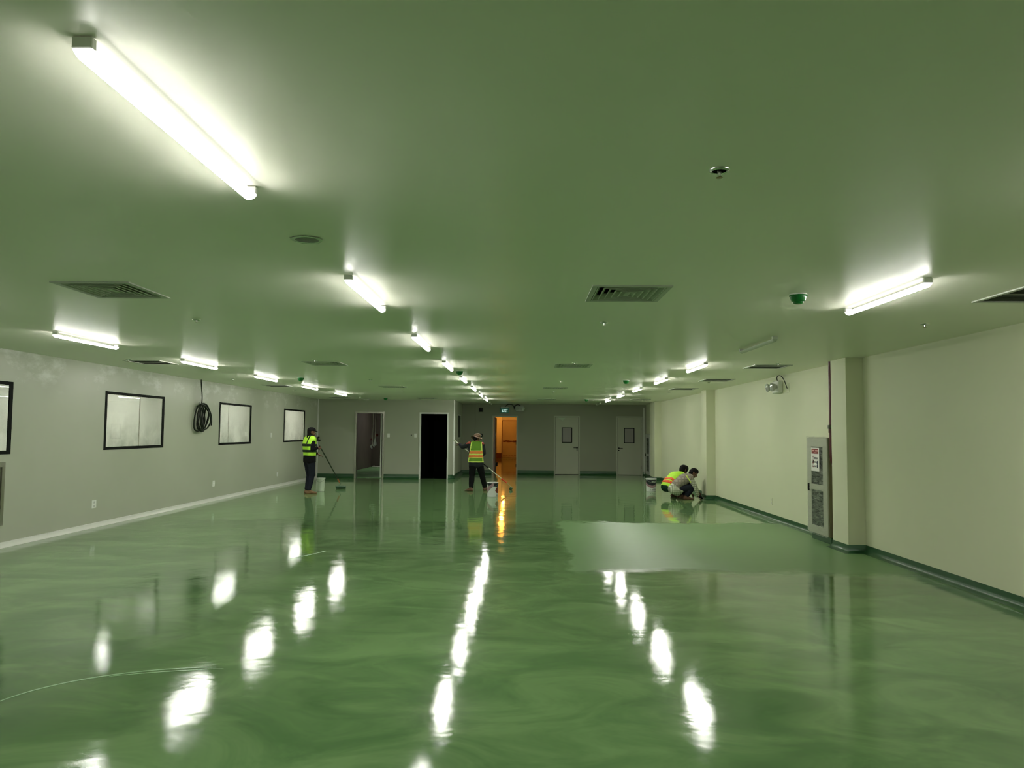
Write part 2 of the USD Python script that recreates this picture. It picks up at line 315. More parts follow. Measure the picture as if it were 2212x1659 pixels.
struct('ceiling', ceil, M_ceil, 'pale ceiling tinted green by the floor')

# left wall (thin coated panels) with four black-bordered windows onto a side corridor
WIN = [(8.0, 10.03), (12.28, 14.32), (16.94, 18.95), (21.55, 23.61)]; WZ0, WZ1 = 1.17, 2.08; TW = .05
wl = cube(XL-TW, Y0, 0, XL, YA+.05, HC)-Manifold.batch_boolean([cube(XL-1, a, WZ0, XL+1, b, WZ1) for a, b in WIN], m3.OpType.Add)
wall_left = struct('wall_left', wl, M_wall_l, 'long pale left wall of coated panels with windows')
WN = ['window cut by the left edge of the photo', 'large black-bordered window left of the hanging cable coil', 'black-bordered window right of the hanging cable coil', 'black-bordered window behind the worker in the dark cap']
for i, (a, b) in enumerate(WIN):
    w = sthing(f'window_{i+1}', WN[i])
    fr = cube(XL-.012, a-.004, WZ0-.004, XL+.004, b+.004, WZ1+.004)-cube(XL-1, a+.06, WZ0+.042, XL+1, b-.06, WZ1-.038)
    obj('frame', fr, M_blackf, w)
    obj('pane', cube(XL-.011, a+.05, WZ0+.03, XL-.006, b-.05, WZ1-.03), M_pane, w)
    obj('pane', cube(XL-TW+.004, a+.002, WZ0+.002, XL-TW+.008, b-.002, WZ1-.002), M_pane_in, w)
# corridor beyond the left wall
XC = -8.4
ws = sthing('wall_corridor', 'stained white wall seen through the left windows')
obj('wall_surface', cube(XC-.1, 5.0, 0, XC, 31.5, HC), M_stain, ws)
for y in (10.6, 17.25, 22.5, 27.9): obj('joint_strip', cube(XC-.001, y-.018, 0, XC+.003, y+.018, HC), pm(f'joint_{int(y)}', (.33, .32, .26), .7, var=.35, vscale=12), ws)
struct('ceiling_corridor', cube(XC-.1, 5.0, HC, XL-TW, 31.5, HC+.1), M_corr)
struct('wall_corridor_end', [cube(XC, 4.9, 0, XL-TW, 5.0, HC), cube(XC, 31.5, 0, XL-TW, 31.6, HC), cube(XL-TW, 25.16, 0, XL-TW+.03, 31.5, HC)], M_corr)
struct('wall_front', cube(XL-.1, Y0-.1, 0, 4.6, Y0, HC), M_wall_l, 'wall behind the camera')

# right wall with three pilasters
PIL = [(10.24, 10.74, 4.14), (18.13, 18.62, 4.16), (25.2, 26.05, 4.15)]
wr = sthing('wall_right', 'cream painted right wall with pilasters')
obj('wall_surface', cube(XR, Y0, 0, XR+.2, YB+.1, HC), M_wall_r, wr)
for (a, b, x), q in zip(PIL, ('nearest pilaster on the right wall, beside the red pipe', 'second pilaster on the right wall, beside the squatting workers', 'farthest pilaster on the right wall')): struct('pilaster', rbox(x, a, 0, XR+.002, b, HC, .004), M_wall_r, q)
rp = [(XR, YB)]
for a, b, x in reversed(PIL): rp += [(XR, b), (x, b), (x, a), (XR, a)]
rp += [(XR, Y0)]
COVE = [(.0, .0), (.07, .0), (.055, .004), (.035, .014), (.018, .032), (.009, .055), (.006, .1), (.0, .1)]
struct('baseboard_right', sweep_wall(rp, COVE), M_skirt, 'dark green coved skirting along the right wall', smooth=35)
COVEL = [(.0, .0), (.05, .0), (.045, .006), (.022, .028), (.014, .06), (.0, .066)]
struct('baseboard_left', sweep_wall([(XL, Y0), (XL, YA)], COVEL), M_cove, 'pale grey cove strip along the left wall', smooth=35)

# back walls: A (left, nearer), jog, B (right, further)
OP1, OP2 = (-5.335, -4.40), (-3.29, -2.365)            # door openings incl. frames in wall A
OP3, OP4, OP5 = (-1.115, -.20), (1.09, 2.01), (3.305, 4.235)
wa = cube(XL, YA, 0, XJ, YA+.10, HC)-cube(OP1[0]+.05, YA-1, -.1, OP1[1]-.05, YA+1, 2.05)-cube(OP2[0]+.04, YA-1, -.1, OP2[1]-.04, YA+1, 2.045)
wb_ = sthing('wall_back', 'dim back wall with two doorways at the left')
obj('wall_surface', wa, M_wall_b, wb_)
wj = cube(XJ-.10, YA+.1, 0, XJ, YB+.1, HC)-cube(XJ-1, 26.5, 1.3, XJ+1, 27.55, 2.03)
wjx = sthing('wall_jog', 'short side wall with a narrow window beside the dark doorway')
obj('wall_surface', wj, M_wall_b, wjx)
wB = cube(XJ, YB, 0, XR, YB+.10, HC)
for o in (OP3, OP4, OP5): wB = wB-cube(o[0]+.04, YB-1, -.1, o[1]-.04, YB+1, 2.035)
wbr = sthing('wall_back_right', 'dark recessed back wall with the amber doorway and two shut doors')
seam = -1.72
left_panel = wB ^ cube(XJ-1, YB-1, -1, seam-.006, YB+1, 4); right_panel = wB ^ cube(seam+.006, YB-1, -1, 9, YB+1, 4)
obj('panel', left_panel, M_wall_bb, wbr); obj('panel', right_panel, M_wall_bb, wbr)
obj('joint', cube(seam-.006, YB+.012, 0, seam+.006, YB+.05, HC), M_dark, wbr)
win5 = sthing('window_5', 'narrow window in the short side wall beside the dark doorway')
obj('frame', cube(XJ-.1, 26.46, 1.26, XJ+.004, 27.59, 2.07)-cube(XJ-1, 26.50, 1.30, XJ+1, 27.55, 2.03), M_alu, win5)
obj('pane', cube(XJ-.014, 26.49, 1.29, XJ-.006, 27.56, 2.04), pm('dark_glass', (.02, .03, .02), .4, .1), win5)
struct('trim_1', rbox(XJ-.03, YA-.012, .11, XJ+.012, YA+.03, HC), M_alu, 'bright metal corner strip at the outer corner right of the dark doorway')
struct('trim_2', rbox(XL, YA-.03, .06, XL+.03, YA, HC), M_alu, 'pale cove strip in the far left corner')
struct('trim_3', rbox(4.27, YB-.02, .0, 4.30, YB, 2.40), M_alu, 'thin pale upright strip right of the farthest door')
for i, (x0, x1, y) in enumerate([(XL, OP1[0], YA), (OP1[1], OP2[0], YA), (OP2[1], XJ, YA), (XJ+.001, OP3[0], YB), (OP3[1], OP4[0], YB), (OP4[1], OP5[0], YB), (OP5[1], XR, YB)]):
    pth = [(x0, y), (x1, y)] if i != 2 else [(x0, y), (x1, y), (x1, YB-.001)]
    struct(['baseboard_back', 'baseboard_back_middle', 'baseboard_corner', 'baseboard_recess', 'baseboard_doors', 'baseboard_between_doors', 'baseboard_far_corner'][i],
           sweep_wall(pth, [(o, z*1.35) for o, z in COVE]), M_skirt, smooth=35)

# ------------------------------------------------------------------ doors
def door_frame(x0, x1, zt, w, y, parent, m, dpt=.12, proud=.012):
    fr = cube(x0, y-proud, 0, x1, y+dpt, zt)-cube(x0+w, y-1, -1, x1-w, y+1, zt-w)
    return obj('frame', fr, m, parent)
def lever(parent, x, z, y, dirx, m=M_black):
    hd = [rbox(x-.024, y-.008, z-.024, x+.024, y, z+.024, .003), rod((x, y-.004, z), (x, y-.05, z), .009), tube(spline([(x, y-.048, z), (x+dirx*.03, y-.052, z), (x+dirx*.13, y-.048, z)], 8), .0095, 8)]
    obj('handle', hd, m, parent, smooth=40); obj('keyhole', lathe([(0, -.004), (.02, -.004), (.02, .002), (0, .002)], 16).apply_transform(trimesh.transformations.rotation_matrix(math.pi/2, (1, 0, 0))).apply_translation((x+dirx*.0, y, z-.075)), m, parent)
# door 1: steel-framed opening with a white leaf swung in, brown room beyond
d1 = sthing('door_1', 'steel-framed open doorway into a brown room, left of the switches')
door_frame(OP1[0], OP1[1], 2.10, .055, YA, d1, M_steel, .11, .02)
obj('door_leaf', rbox(-4.545, YA+.12, .01, -4.50, YA+.95, 2.04, .004), M_white, d1)
obj('handle', [rod((-4.545, YA+.86, .97), (-4.62, YA+.86, .97), .009), tube(spline([(-4.615, YA+.86, .97), (-4.617, YA+.80, .97), (-4.615, YA+.74, .97)], 6), .009, 8)], M_chrome, d1, smooth=40)
# door 2: white frame, unlit
d2 = sthing('door_2', 'white-framed doorway into an unlit black room')
door_frame(OP2[0], OP2[1], 2.09, .045, YA, d2, M_white)
# door 3: exit door with grey leaf opened inward
d3 = sthing('door_3', 'open doorway under the exit sign showing amber light')
door_frame(OP3[0], OP3[1], 2.07, .045, YB, d3, M_door)
obj('door_leaf', rbox(-1.065, YB+.13, .01, -1.02, YB+2.1, 2.02, .004), pm('grey_leaf', (.34, .31, .33), .5), d3, label='grey door leaf swung inward')
obj('door_closer', rbox(-1.02, YB+1.2, .22, -.95, YB+1.4, .36, .006), M_black, d3)
obj('switch', rbox(-1.02, YB+.9, 1.33, -1.01, YB+1.0, 1.46, .003), M_plate, d3)
for z in (.25, 1.05): obj('hinge', rbox(-.262, YB-.02, z, -.246, YB+.004, z+.11, .002), M_black, d3)
# doors 4 and 5: shut, with film-covered vision panels
for nm, o, wx, hx, hd, hin, lab in (('door_4', OP4, (1.37, 1.74), 1.915, -1, 1.128, 'shut white door with handle on its right'), ('door_5', OP5, (3.58, 3.95), 3.40, 1, 4.195, 'shut white door with handle on its left, nearest the right corner')):
    d = sthing(nm, lab); x0, x1 = o[0]+.045, o[1]-.045; yf = YB+.006
    door_frame(o[0], o[1], 2.08, .045, YB, d, M_door)
    leaf = rbox(x0+.006, yf, .012, x1-.006, yf+.045, 2.032, .003)-cube(wx[0]+.02, yf-1, 1.15, wx[1]-.02, yf+1, 1.65)
    obj('door_leaf', leaf, M_door, d)
    vw = obj('window_frame', cube(wx[0], yf-.01, 1.13, wx[1], yf+.02, 1.67)-cube(wx[0]+.026, yf-1, 1.156, wx[1]-.026, yf+1, 1.644), M_blackf, d)
    obj('pane', cube(wx[0]+.02, yf+.008, 1.15, wx[1]-.02, yf+.014, 1.65), M_film, d)
    lever(d, hx, .95, yf, hd)
    for z in (.22, 1.58, 1.86) : obj('hinge', rbox(hin-.010, yf-.014, z, hin+.010, yf+.002, z+.10, .002), M_black, d)
    obj('door_gap', cube(x0, yf+.002, .0, x1, yf+.04, .012), M_dark, d)
    if nm == 'door_4': obj('torn_film', (np.array([(1.22, yf-.003, 2.02), (1.50, yf-.003, 2.02), (1.46, yf-.004, 1.98), (1.40, yf-.004, 1.91), (1.36, yf-.004, 1.935)]), np.array([(0, 4, 1), (1, 4, 2), (4, 3, 2)])), M_tape, d)

# rooms beyond the back walls
struct('wall_store', [cube(-6.3, 33.0, 0, -3.4, 33.1, 2.7), cube(-6.4, YA+.1, 0, -6.3, 33.1, 2.7), cube(-3.45, YA+.1, 0, -3.4, 33.1, 2.7)], M_beyond, 'brown bare wall seen through the steel-framed doorway')
struct('ceiling_store', cube(-6.4, YA+.1, 2.7, -3.4, 33.1, 2.8), M_beyond)
struct('floor_store', cube(-6.3, YA+.09, 0, -3.45, 33.0, .005), mat('dusty_green_floor', {'g': ('geometry', {}), 'n': ('noise_texture', {'scale': 2.6, 'detail': 7.0, 'roughness': .7}), 'r': ('rgb_ramp', {'ramp': [(.50, (.20, .42, .17)), (.60, (.26, .47, .22)), (.68, (.62, .70, .55))]}), 'p': ('principled_bsdf', {'roughness': .6, 'specular_ior_level': .3})}, [('g.position', 'n.vector'), ('n.fac', 'r.fac'), ('r.color', 'p.base_color')], 'p.BSDF'), 'dusty matt green floor inside the brown room')
struct('beam_store', cube(-6.3, 32.75, 2.35, -3.45, 33.0, 2.7), pm('concrete_beam', (.30, .26, .24), .7, var=.2, vscale=3), 'paler beam at the top of the brown wall beyond the steel-framed doorway')
rng = np.random.default_rng(3)
cr = [trimesh.creation.icosphere(subdivisions=1, radius=rng.uniform(.02, .06)).apply_scale((1.5, 1, .8)).apply_translation((rng.uniform(-6.25, -3.5), 32.85+rng.uniform(-.15, .08), .02)) for _ in range(46)]
obj('plaster_debris', cr, M_plaster, label='line of white plaster crumbs along the foot of the brown wall', cat='debris', kind='stuff')
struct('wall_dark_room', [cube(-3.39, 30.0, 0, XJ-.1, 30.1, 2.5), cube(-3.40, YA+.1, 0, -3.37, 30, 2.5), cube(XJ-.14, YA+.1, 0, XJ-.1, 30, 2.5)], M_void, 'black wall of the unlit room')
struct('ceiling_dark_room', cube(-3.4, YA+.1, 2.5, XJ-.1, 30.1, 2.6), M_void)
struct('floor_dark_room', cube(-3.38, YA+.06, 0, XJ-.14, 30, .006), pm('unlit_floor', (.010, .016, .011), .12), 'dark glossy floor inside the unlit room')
struct('wall_passage', [cube(-2.05, 46.0, 0, 1.3, 46.2, 2.6), cube(-2.1, YB+.1, 0, -2.0, 46.2, 2.6), cube(1.0, YB+.1, 0, 1.1, 46.2, 2.6), cube(-2.05, 45.6, 0, -1.24, 46.0, 2.6)], M_corr, 'amber-lit wall at the end of the passage')
struct('ceiling_passage', cube(-2.1, YB+.1, 2.55, 1.1, 46.2, 2.65), M_corr)
d6 = sthing('door_6', 'amber-lit door at the end of the passage, crossed by brown tape')
obj('door_leaf', rbox(-1.20, 45.93, .01, -.2, 45.99, 2.12, .004), pm('passage_door', (.50, .44, .38), .55, var=.06), d6)
obj('frame', cube(-1.235, 45.95, 0, -.16, 46.0, 2.16)-cube(-1.2, 45, -1, -.2, 47, 2.12), M_tapeb, d6)
ys = 45.925
obj('tape', [rbox(-1.17+i*.12, ys-.004, .905+.012*math.sin(i*2.1), -1.03+i*.12, ys, 1.0+.014*math.sin(i*1.3), .002) for i in range(8)], M_tapeb, d6, label='brown tape band')
obj('tape', [rbox(-1.17+i*.16, ys-.004, .10, -1.05+i*.16, ys, .125, .002) for i in range(6)], M_tapeb, d6)
obj('crate', rbox(-1.52, 45.2, 0, -1.24, 45.55, .28, .01), M_tapeb, label='brown box low beside the amber-lit passage door', cat='box')
def amber(x, y, label):
    t = thing('amber_lamp', label, 'lamp', (x, y, 2.55))
    obj('base', lathe([(0, 0), (.07, 0), (.07, -.03), (0, -.03)], 20), M_white, t); obj('globe', trimesh.creation.icosphere(subdivisions=2, radius=.085).apply_translation((0, 0, -.075)), M_amber, t, smooth=True)
amber(-1.1, 44.4, 'amber ceiling lamp at the far end of the passage'); amber(-.98, 36.5, 'amber ceiling lamp midway down the passage')

# ------------------------------------------------------------------ batten lamps
def batten(lit, label, loc, group=None, mlit=None):
    t = thing('batten_lamp' if mlit is None else 'corridor_lamp', label, 'lamp', loc, group=group)
    L, w = 1.24, .026
    hs = CrossSection([np.array([(-.020, 0), (-.020, -.006), (-w, -.010), (-w, -.032), (w, -.032), (w, -.010), (.020, -.006), (.020, 0)], float)[::-1]])
    h = Manifold.extrude(hs, L).rotate([90, 0, 0]).translate([0, L/2, 0])
    obj('housing', h, M_lamp_body, t)
    prof = [(-.5, 0), (-.5, .6), (-.494, .85), (-.484, 1.), (.484, 1.), (.494, .85), (.5, .6), (.5, 0)]; a = np.linspace(0, math.pi, 9); V = []
    for yy, k in prof:
        kw = .97 if k == 0 else (.9+.1*k)
        for q in a: V.append((np.cos(q)*w*kw, yy*L, -.032-np.sin(q)*.028*k))
    V = np.array(V); d = Manifold.hull_points(V)
    obj('diffuser', d, (mlit or M_lamp_on) if lit else M_lamp_off, t, smooth=50)
    for s in (-1, 1): obj('end_cap', rbox(-w-.0006, min(s*(L/2-.02), s*(L/2+.002)), -.0325, w+.0006, max(s*(L/2-.02), s*(L/2+.002)), -.003, .002), M_lamp_body, t)
    return t
LK = [1.93+3.045*k+.62 for k in range(-1, 9)]
ORD = ['first', 'second', 'third', 'fourth', 'fifth', 'sixth', 'seventh', 'eighth', 'ninth']
lit0 = unlit0 = None
def place_lamp(lit, x, y, label):
    global lit0, unlit0
    g = 'ceiling batten lamps'
    if lit:
        if lit0 is None: lit0 = batten(True, label, (x, y, HC), g); return lit0
        return dup(lit0, (x, y, HC), label, group=g)
    if unlit0 is None: unlit0 = batten(False, label, (x, y, HC), g); return unlit0
    return dup(unlit0, (x, y, HC), label, group=g)
n = 0
for k in range(1, 9):
    place_lamp(True, -1.12, LK[k], f'lit white batten lamp, {ORD[k-1]} of the middle row counting from the camera')
place_lamp(False, -1.12, LK[9], 'unlit batten lamp at the far end of the middle row')
place_lamp(True, -1.12, LK[0], 'lit batten lamp of the middle row overhead, behind the camera')
for j, k in enumerate((3, 4, 5, 6, 7)): place_lamp(True, -4.81, LK[k], f'lit white batten lamp, {ORD[j]} seen of the left row counting from the camera')
place_lamp(False, -4.81, LK[8], 'unlit batten lamp at the far end of the left row')
for k, q in ((1, 'farther one of the two'), (2, 'one just')): place_lamp(True, -4.81, LK[k], f'lit batten lamp of the left row outside the photo, {q}')
place_lamp(False, 2.54, LK[3], 'unlit batten lamp in the right row just beyond its nearest lit lamp')
for j, k in enumerate((2, 4, 5, 6, 7, 8)): place_lamp(True, 2.54, LK[k], f'lit white batten lamp, {ORD[j]} lit one of the right row counting from the camera')
place_lamp(False, 2.54, LK[9], 'unlit batten lamp at the far end of the right row')
place_lamp(True, 2.54, LK[1], 'lit batten lamp of the right row just outside the photo')
c0 = None
for i, y in enumerate([7.4+3.05*q for q in range(8)]):
    lb = f'lit batten lamp in the corridor behind the left windows, {ORD[i]} from the camera'
    c0 = batten(True, lb, (-7.3, y, HC), 'corridor lamps', M_clamp_on) if i == 0 else c0
    if i: dup(c0, (-7.3, y, HC), lb)
dup(c0, (-4.5, 31.3, 2.70), 'lit lamp inside the brown room beyond the steel-framed doorway')

# ------------------------------------------------------------------ ceiling vents
def ring(hx0, hy0, z0, hx1, hy1, z1, t):
    V = []
    for hx, hy, z in ((hx0, hy0, z0), (hx1, hy1, z1), (hx1-t, hy1-t, z1), (hx0-t, hy0-t, z0)):
        V += [(-hx, -hy, z), (hx, -hy, z), (hx, hy, z), (-hx, hy, z)]
    F = []
    for r in range(4):
        a, b = r*4, ((r+1) % 4)*4
        for k in range(4):
            k2 = (k+1) % 4; F += [(a+k, a+k2, b+k2), (a+k, b+k2, b+k)]
    t_ = trimesh.Trimesh(V, F, process=False); t_.fix_normals(); return t_
def vent(label, loc):
    t = thing('ceiling_vent', label, 'air vent', loc, group='square ceiling diffusers with nested louvres')
    obj('frame', cube(-.27, -.32, -.008, .27, .32, .004)-cube(-.235, -.285, -1, .235, .285, 1), M_vent, t)
    obj('duct', cube(-.249, -.299, .004, .249, .299, .16)-cube(-.235, -.285, -.1, .235, .285, .15), M_dark, t)
    for k in range(5):
        s = .044*k; obj('louvre', [ring(.228-s, .278-s, -.004, .194-s, .244-s, .034, .0025), ring(.231-s, .281-s, -.008, .231-s, .281-s, -.004, .007)], M_louv, t)
    obj('centre_plate', rbox(-.018, -.066, -.006, .018, .066, .0, .002), M_louv, t)
    return t
def grille(label, loc):
    t = thing('return_grille', label, 'air vent', loc, group='white-framed ceiling return grilles')
    obj('frame', cube(-.27, -.32, -.010, .27, .32, .004)-cube(-.238, -.288, -1, .238, .288, 1), M_vent, t)
    obj('duct', cube(-.249, -.299, .004, .249, .299, .16)-cube(-.238, -.288, -.1, .238, .288, .15), M_dark, t)
    obj('cross_bar', rbox(-.238, -.006, -.008, .238, .006, .006, .001), M_vent, t)
    for k in range(17):
        y = -.272+.034*k
        obj('slat', rbox(-.238, y-.001, -.002, .238, y+.012, .016, .0005), pm(f'slat_{k%2}', (.16, .17, .15), .5) if False else M_slat, t)
    return t
M_slat = pm('dark_slat', (.06, .068, .055), .6, .1)
VL = ['ceiling vent with nested louvres above the left, nearest the camera', 'ceiling vent with nested louvres right of centre, nearest the camera', 'louvred ceiling vent left of the third middle-row lamp', 'louvred ceiling vent right of centre, second from the camera',
      'louvred ceiling vent left of centre, third from the camera', 'louvred ceiling vent right of centre, third from the camera', 'louvred ceiling vent farthest back, in front of the dark doorway', 'louvred ceiling vent farthest back, in front of the shut doors']
v0 = None
for (x, y), lb in zip(VENTS, VL):
    if v0 is None: v0 = vent(lb, (x, y, HC))
    else: dup(v0, (x, y, HC), lb)
GL = ['return grille cut by the right edge of the photo', 'return grille by the left wall, beside the first two left-row lamps', 'return grille by the right wall just beyond the dark lamp', 'return grille by the right wall, third from the camera',
      'return grille by the left wall beside the third left-row lamp', 'return grille by the right wall above the second pilaster', 'return grille in the far left corner', 'return grille in the far right corner']
g0 = None
for (x, y), lb in zip(GRILLES, GL):
    if g0 is None: g0 = grille(lb, (x, y, HC))
    else: dup(g0, (x, y, HC), lb)

# ------------------------------------------------------------------ sprinklers
def sprinkler(label, loc):
    t = thing('sprinkler', label, 'sprinkler', loc, group='ceiling sprinklers')
    obj('escutcheon', lathe([(.026, .0), (.026, -.006), (.030, -.008), (.0375, -.004), (.0385, 0), (.026, 0)], 28), M_chrome, t, smooth=40)
    obj('recess_cup', lathe([(.0268, -.002), (.0268, .05), (0, .05), (0, .052), (.0272, .052), (.0272, -.002)], 20), M_dark, t)
    obj('stem', [lathe([(0, .05), (.006, .05), (.006, -.006), (.004, -.02), (0, -.02)], 12), rod((-.007, 0, -.004), (-.003, 0, -.03), .0018, n=6), rod((.007, 0, -.004), (.003, 0, -.03), .0018, n=6)], M_chrome, t, smooth=40)
    obj('deflector', lathe([(0, -.028), (.012, -.029), (.013, -.031), (0, -.032)], 16), pm('brass', (.30, .25, .10), .4, metal=1.) if not _used.get('b') else M_chrome, t)
    return t
SPL = ['sprinkler nearest the camera, right of centre', 'sprinkler beside the left louvred vent nearest the camera', 'sprinkler just behind the nearest right-centre louvred vent', 'sprinkler near the right wall, in front of the first pilaster',
       'sprinkler by the left-wall grille beside the first left-row lamps', 'sprinkler at the louvred vent left of the third middle lamp', 'sprinkler at the second right-centre louvred vent', 'sprinkler at the grille beyond the dark lamp',
       'sprinkler by the left wall above the cable coil', 'sprinkler left of the fifth middle-row lamp', 'sprinkler right of the fifth middle-row lamp', 'sprinkler at the third right-hand grille',
       'sprinkler by the left wall above the last window', 'sprinkler left of the seventh middle-row lamp', 'sprinkler right of the seventh middle-row lamp', 'sprinkler by the right wall beyond the second pilaster', 'sprinkler by the far right grille']
s0 = None
for (x, y), lb in zip(SPRINK, SPL):
    if s0 is None: s0 = sprinkler(lb, (x, y, HC))
    else: dup(s0, (x, y, HC), lb)

# ------------------------------------------------------------------ smoke detectors under green dust caps
def detector(label, loc):
    t = thing('smoke_detector', label, 'smoke detector', loc, group='smoke detectors under green caps')
    obj('base', lathe([(0, 0), (.058, 0), (.060, -.006), (.056, -.010), (0, -.010)], 28), M_plate, t, smooth=40)
    obj('dust_cap', lathe([(.0, -.010), (.062, -.009), (.063, -.014), (.056, -.018), (.053, -.034), (.046, -.050), (.036, -.056), (.034, -.064), (.024, -.071), (0, -.072)], 28), M_greencap, t, smooth=25)
    return t
det0 = detector('green-capped smoke detector beside the nearest right-row lamp', (1.94, 5.6, HC))
for x, y, lb in ((1.93, 14.95, 'green-capped smoke detector beside the third lit right-row lamp'), (1.87, 23.6, 'green-capped smoke detector near the far right lamps'), (-4.2, 14.85, 'green-capped smoke detector beside the third left-row lamp'),
                 (-4.15, 23.8, 'green-capped smoke detector at the far end of the left row'), (-1.05, 12.95, 'green-capped smoke detector just beyond the fourth middle-row lamp')):
    dup(det0, (x, y, HC), lb)
# round ceiling plate edged with clear tape
t = thing('ceiling_speaker', 'round dark ceiling plate edged with torn clear tape', 'speaker', (-1.13, 4.05, HC))
obj('plate', lathe([(0, 0), (.063, 0), (.063, -.004), (.055, -.006), (0, -.0065)], 32), pm('speaker_mesh', (.16, .18, .14), .5, bump=.8, bscale=500), t, smooth=40)
aa = np.linspace(0, 2*math.pi, 12, endpoint=False); rr = np.array([.082, .078, .086, .079, .088, .080, .083, .09, .081, .084, .078, .087])
op = CrossSection([np.c_[np.cos(aa)*rr, np.sin(aa)*rr]])-CrossSection.circle(.060, 24)
obj('tape_edging', Manifold.extrude(op, .0012).translate([0, 0, -.0055]), M_tape, t)

# ------------------------------------------------------------------ left wall fittings
def plate_on_left(name, label, y, z, holes, cat):
    t = thing(name, label, cat, (XL, y, z))
    obj('plate', rbox(0, -.06 if name == 'wall_outlet' else -.038, -.06, .009, .06 if name == 'wall_outlet' else .038, .06, .003), M_plate, t)
    if holes:
        for s in (-1, 1): obj('socket', rbox(.0085, -.02, s*.028-.016, .0095, .02, s*.028+.016, .0003), M_grey, t)
    else: obj('rocker', rbox(.009, -.02, -.03, .013, .02, .03, .002), M_plate, t)
plate_on_left('wall_outlet', 'wall outlet low on the left wall, nearest the camera', 12.06, .35, True, 'outlet')
plate_on_left('wall_outlet', 'wall outlet low on the left wall, second from the camera', 16.73, .36, True, 'outlet')
plate_on_left('wall_outlet', 'wall outlet low on the left wall, farthest from the camera', 21.08, .33, True, 'outlet')
plate_on_left('light_switch', 'switch on the left wall between the last two windows', 20.46, 1.36, False, 'switch')
# metal-framed pass box at the photo's left edge
t = thing('pass_box', 'dull steel box set low in the left wall at the photo edge', 'box', (XL, 9.3, .28))
obj('frame', cube(-.02, -.6, 0, .03, .61, .79)-cube(-1, -.54, .06, 1, .55, .73), M_steel, t)
obj('door', rbox(-.01, -.54, .06, .018, .55, .73, .004), pm('pass_box_door', (.20, .20, .15), .35, metal=.8), t); obj('latch', rbox(.018, .45, .36, .04, .50, .44, .004), M_chrome, t)
# hanging cable coil
t = thing('cable_coil', 'coil of black cable hanging on the left wall between two windows', 'cable', (XL+.012, 15.85, 1.75))
dn = [(.07, -.12, HC-1.75), (.07, -.10, .62), (.06, -.03, .45), (.05, .0, .30), (.05, -.01, .25)]
obj('drop_cable', tube(spline(dn, 30), .011, 8), M_rub, t, smooth=True)
rngc = np.random.default_rng(5)
for k in range(6):
    a = np.linspace(0, 2*math.pi, 56, endpoint=False)+math.pi/2
    ry, rz, oy, oz, tl = .24+rngc.uniform(-.05, .05), .25+rngc.uniform(-.03, .03), (-.14, -.10, -.04, .0, .03, .10)[k], -.01+rngc.uniform(-.02, .0), rngc.uniform(-.35, .35)
    P = np.c_[.05+.02*k/2+.03*np.sin(a*2+k)*np.cos(a/2), oy*(1-np.sin(a))*.6+np.cos(a)*ry+tl*.15*np.cos(a), oz+np.sin(a)*rz]
    obj('loop', tube(P, .0145, 8, closed=True), M_rub, t, smooth=True)
obj('loop', tube(spline([(.06, .0, .26), (.08, .22, .20), (.09, .38, .05), (.09, .42, -.10), (.09, .40, -.17)], 24), .0125, 8), M_rub, t, smooth=True)
obj('tie', tube(np.array([(.05+.03*math.cos(q), .03*math.sin(q), .245) for q in np.linspace(0, 2*math.pi, 16, endpoint=False)]), .006, 6, closed=True), M_grey, t)
obj('hook', rbox(0, -.02, .25, .03, .02, .29, .004), M_grey, t)

# ------------------------------------------------------------------ back wall fittings
def plate_on_back(label, x, z, y):
    t = thing('light_switch', label, 'switch', (x, y, z)); obj('plate', rbox(-.042, -.009, -.062, .042, 0, .062, .003), M_plate, t); obj('rocker', rbox(-.02, -.013, -.03, .02, -.008, .03, .002), M_plate, t)
plate_on_back('switch plate right of the steel-framed doorway', -4.265, 1.355, YA); plate_on_back('switch plate left of the dark doorway', -3.41, 1.36, YA)
obj('wall_stud', lathe([(0, -.02), (.016, -.02), (.018, 0), (0, 0)], 14).apply_transform(trimesh.transformations.rotation_matrix(-math.pi/2, (1, 0, 0))).apply_translation((-3.54, YA-.0, 1.37)), M_black, label='small black stud beside the switch left of the dark doorway', cat='stud')
t = thing('door_hook', 'black C-shaped bracket in the far left corner behind the capped worker', 'bracket', (-6.47, YA, 1.17))
obj('bracket', [rbox(-.055, -.03, 0, -.02, 0, .13, .004), rbox(-.055, -.03, .10, .02, 0, .13, .004), rbox(-.055, -.035, 0, .05, 0, .035, .004)], M_black, t)
t = thing('fire_alarm', 'black fire alarm box with white light, left of the exit sign', 'alarm', (-1.515, YB, 2.20))
obj('body', rbox(-.06, -.05, 0, .06, 0, .145, .008), M_black, t); obj('strobe', lathe([(0, -.018), (.014, -.014), (.018, 0), (0, 0)], 14).apply_transform(trimesh.transformations.rotation_matrix(-math.pi/2, (1, 0, 0))).apply_translation((0, -.05, .10)), M_plate, t, smooth=40)
t = thing('call_point', 'small black call point behind the brown hat', 'alarm', (-1.50, YB, 1.315))
obj('body', rbox(-.055, -.045, 0, .055, 0, .11, .006), M_black, t); obj('button', rbox(-.02, -.05, .04, .02, -.044, .07, .002), M_grey, t)
t = thing('exit_sign', 'green sign lettered EXIT above the amber doorway', 'sign', (-.665, YB, 2.165))
obj('body', rbox(-.155, -.045, 0, .155, -.005, .175, .004), M_exit, t); obj('housing', rbox(-.145, -.06, .172, .13, 0, .225, .006), M_grey, t)
lt = meshkit.text_mesh('EXIT', .105, .003, bold=True); b = lt.bounds; w_ = b[1][0]-b[0][0]
lt.apply_translation((-(b[0][0]+b[1][0])/2, -b[0][1], 0)); lt.apply_scale((.205/w_, .105/(b[1][1]-b[0][1]), 1)); lt.apply_transform(trimesh.transformations.rotation_matrix(math.pi/2, (1, 0, 0))); lt.apply_translation((0, -.046, .035))
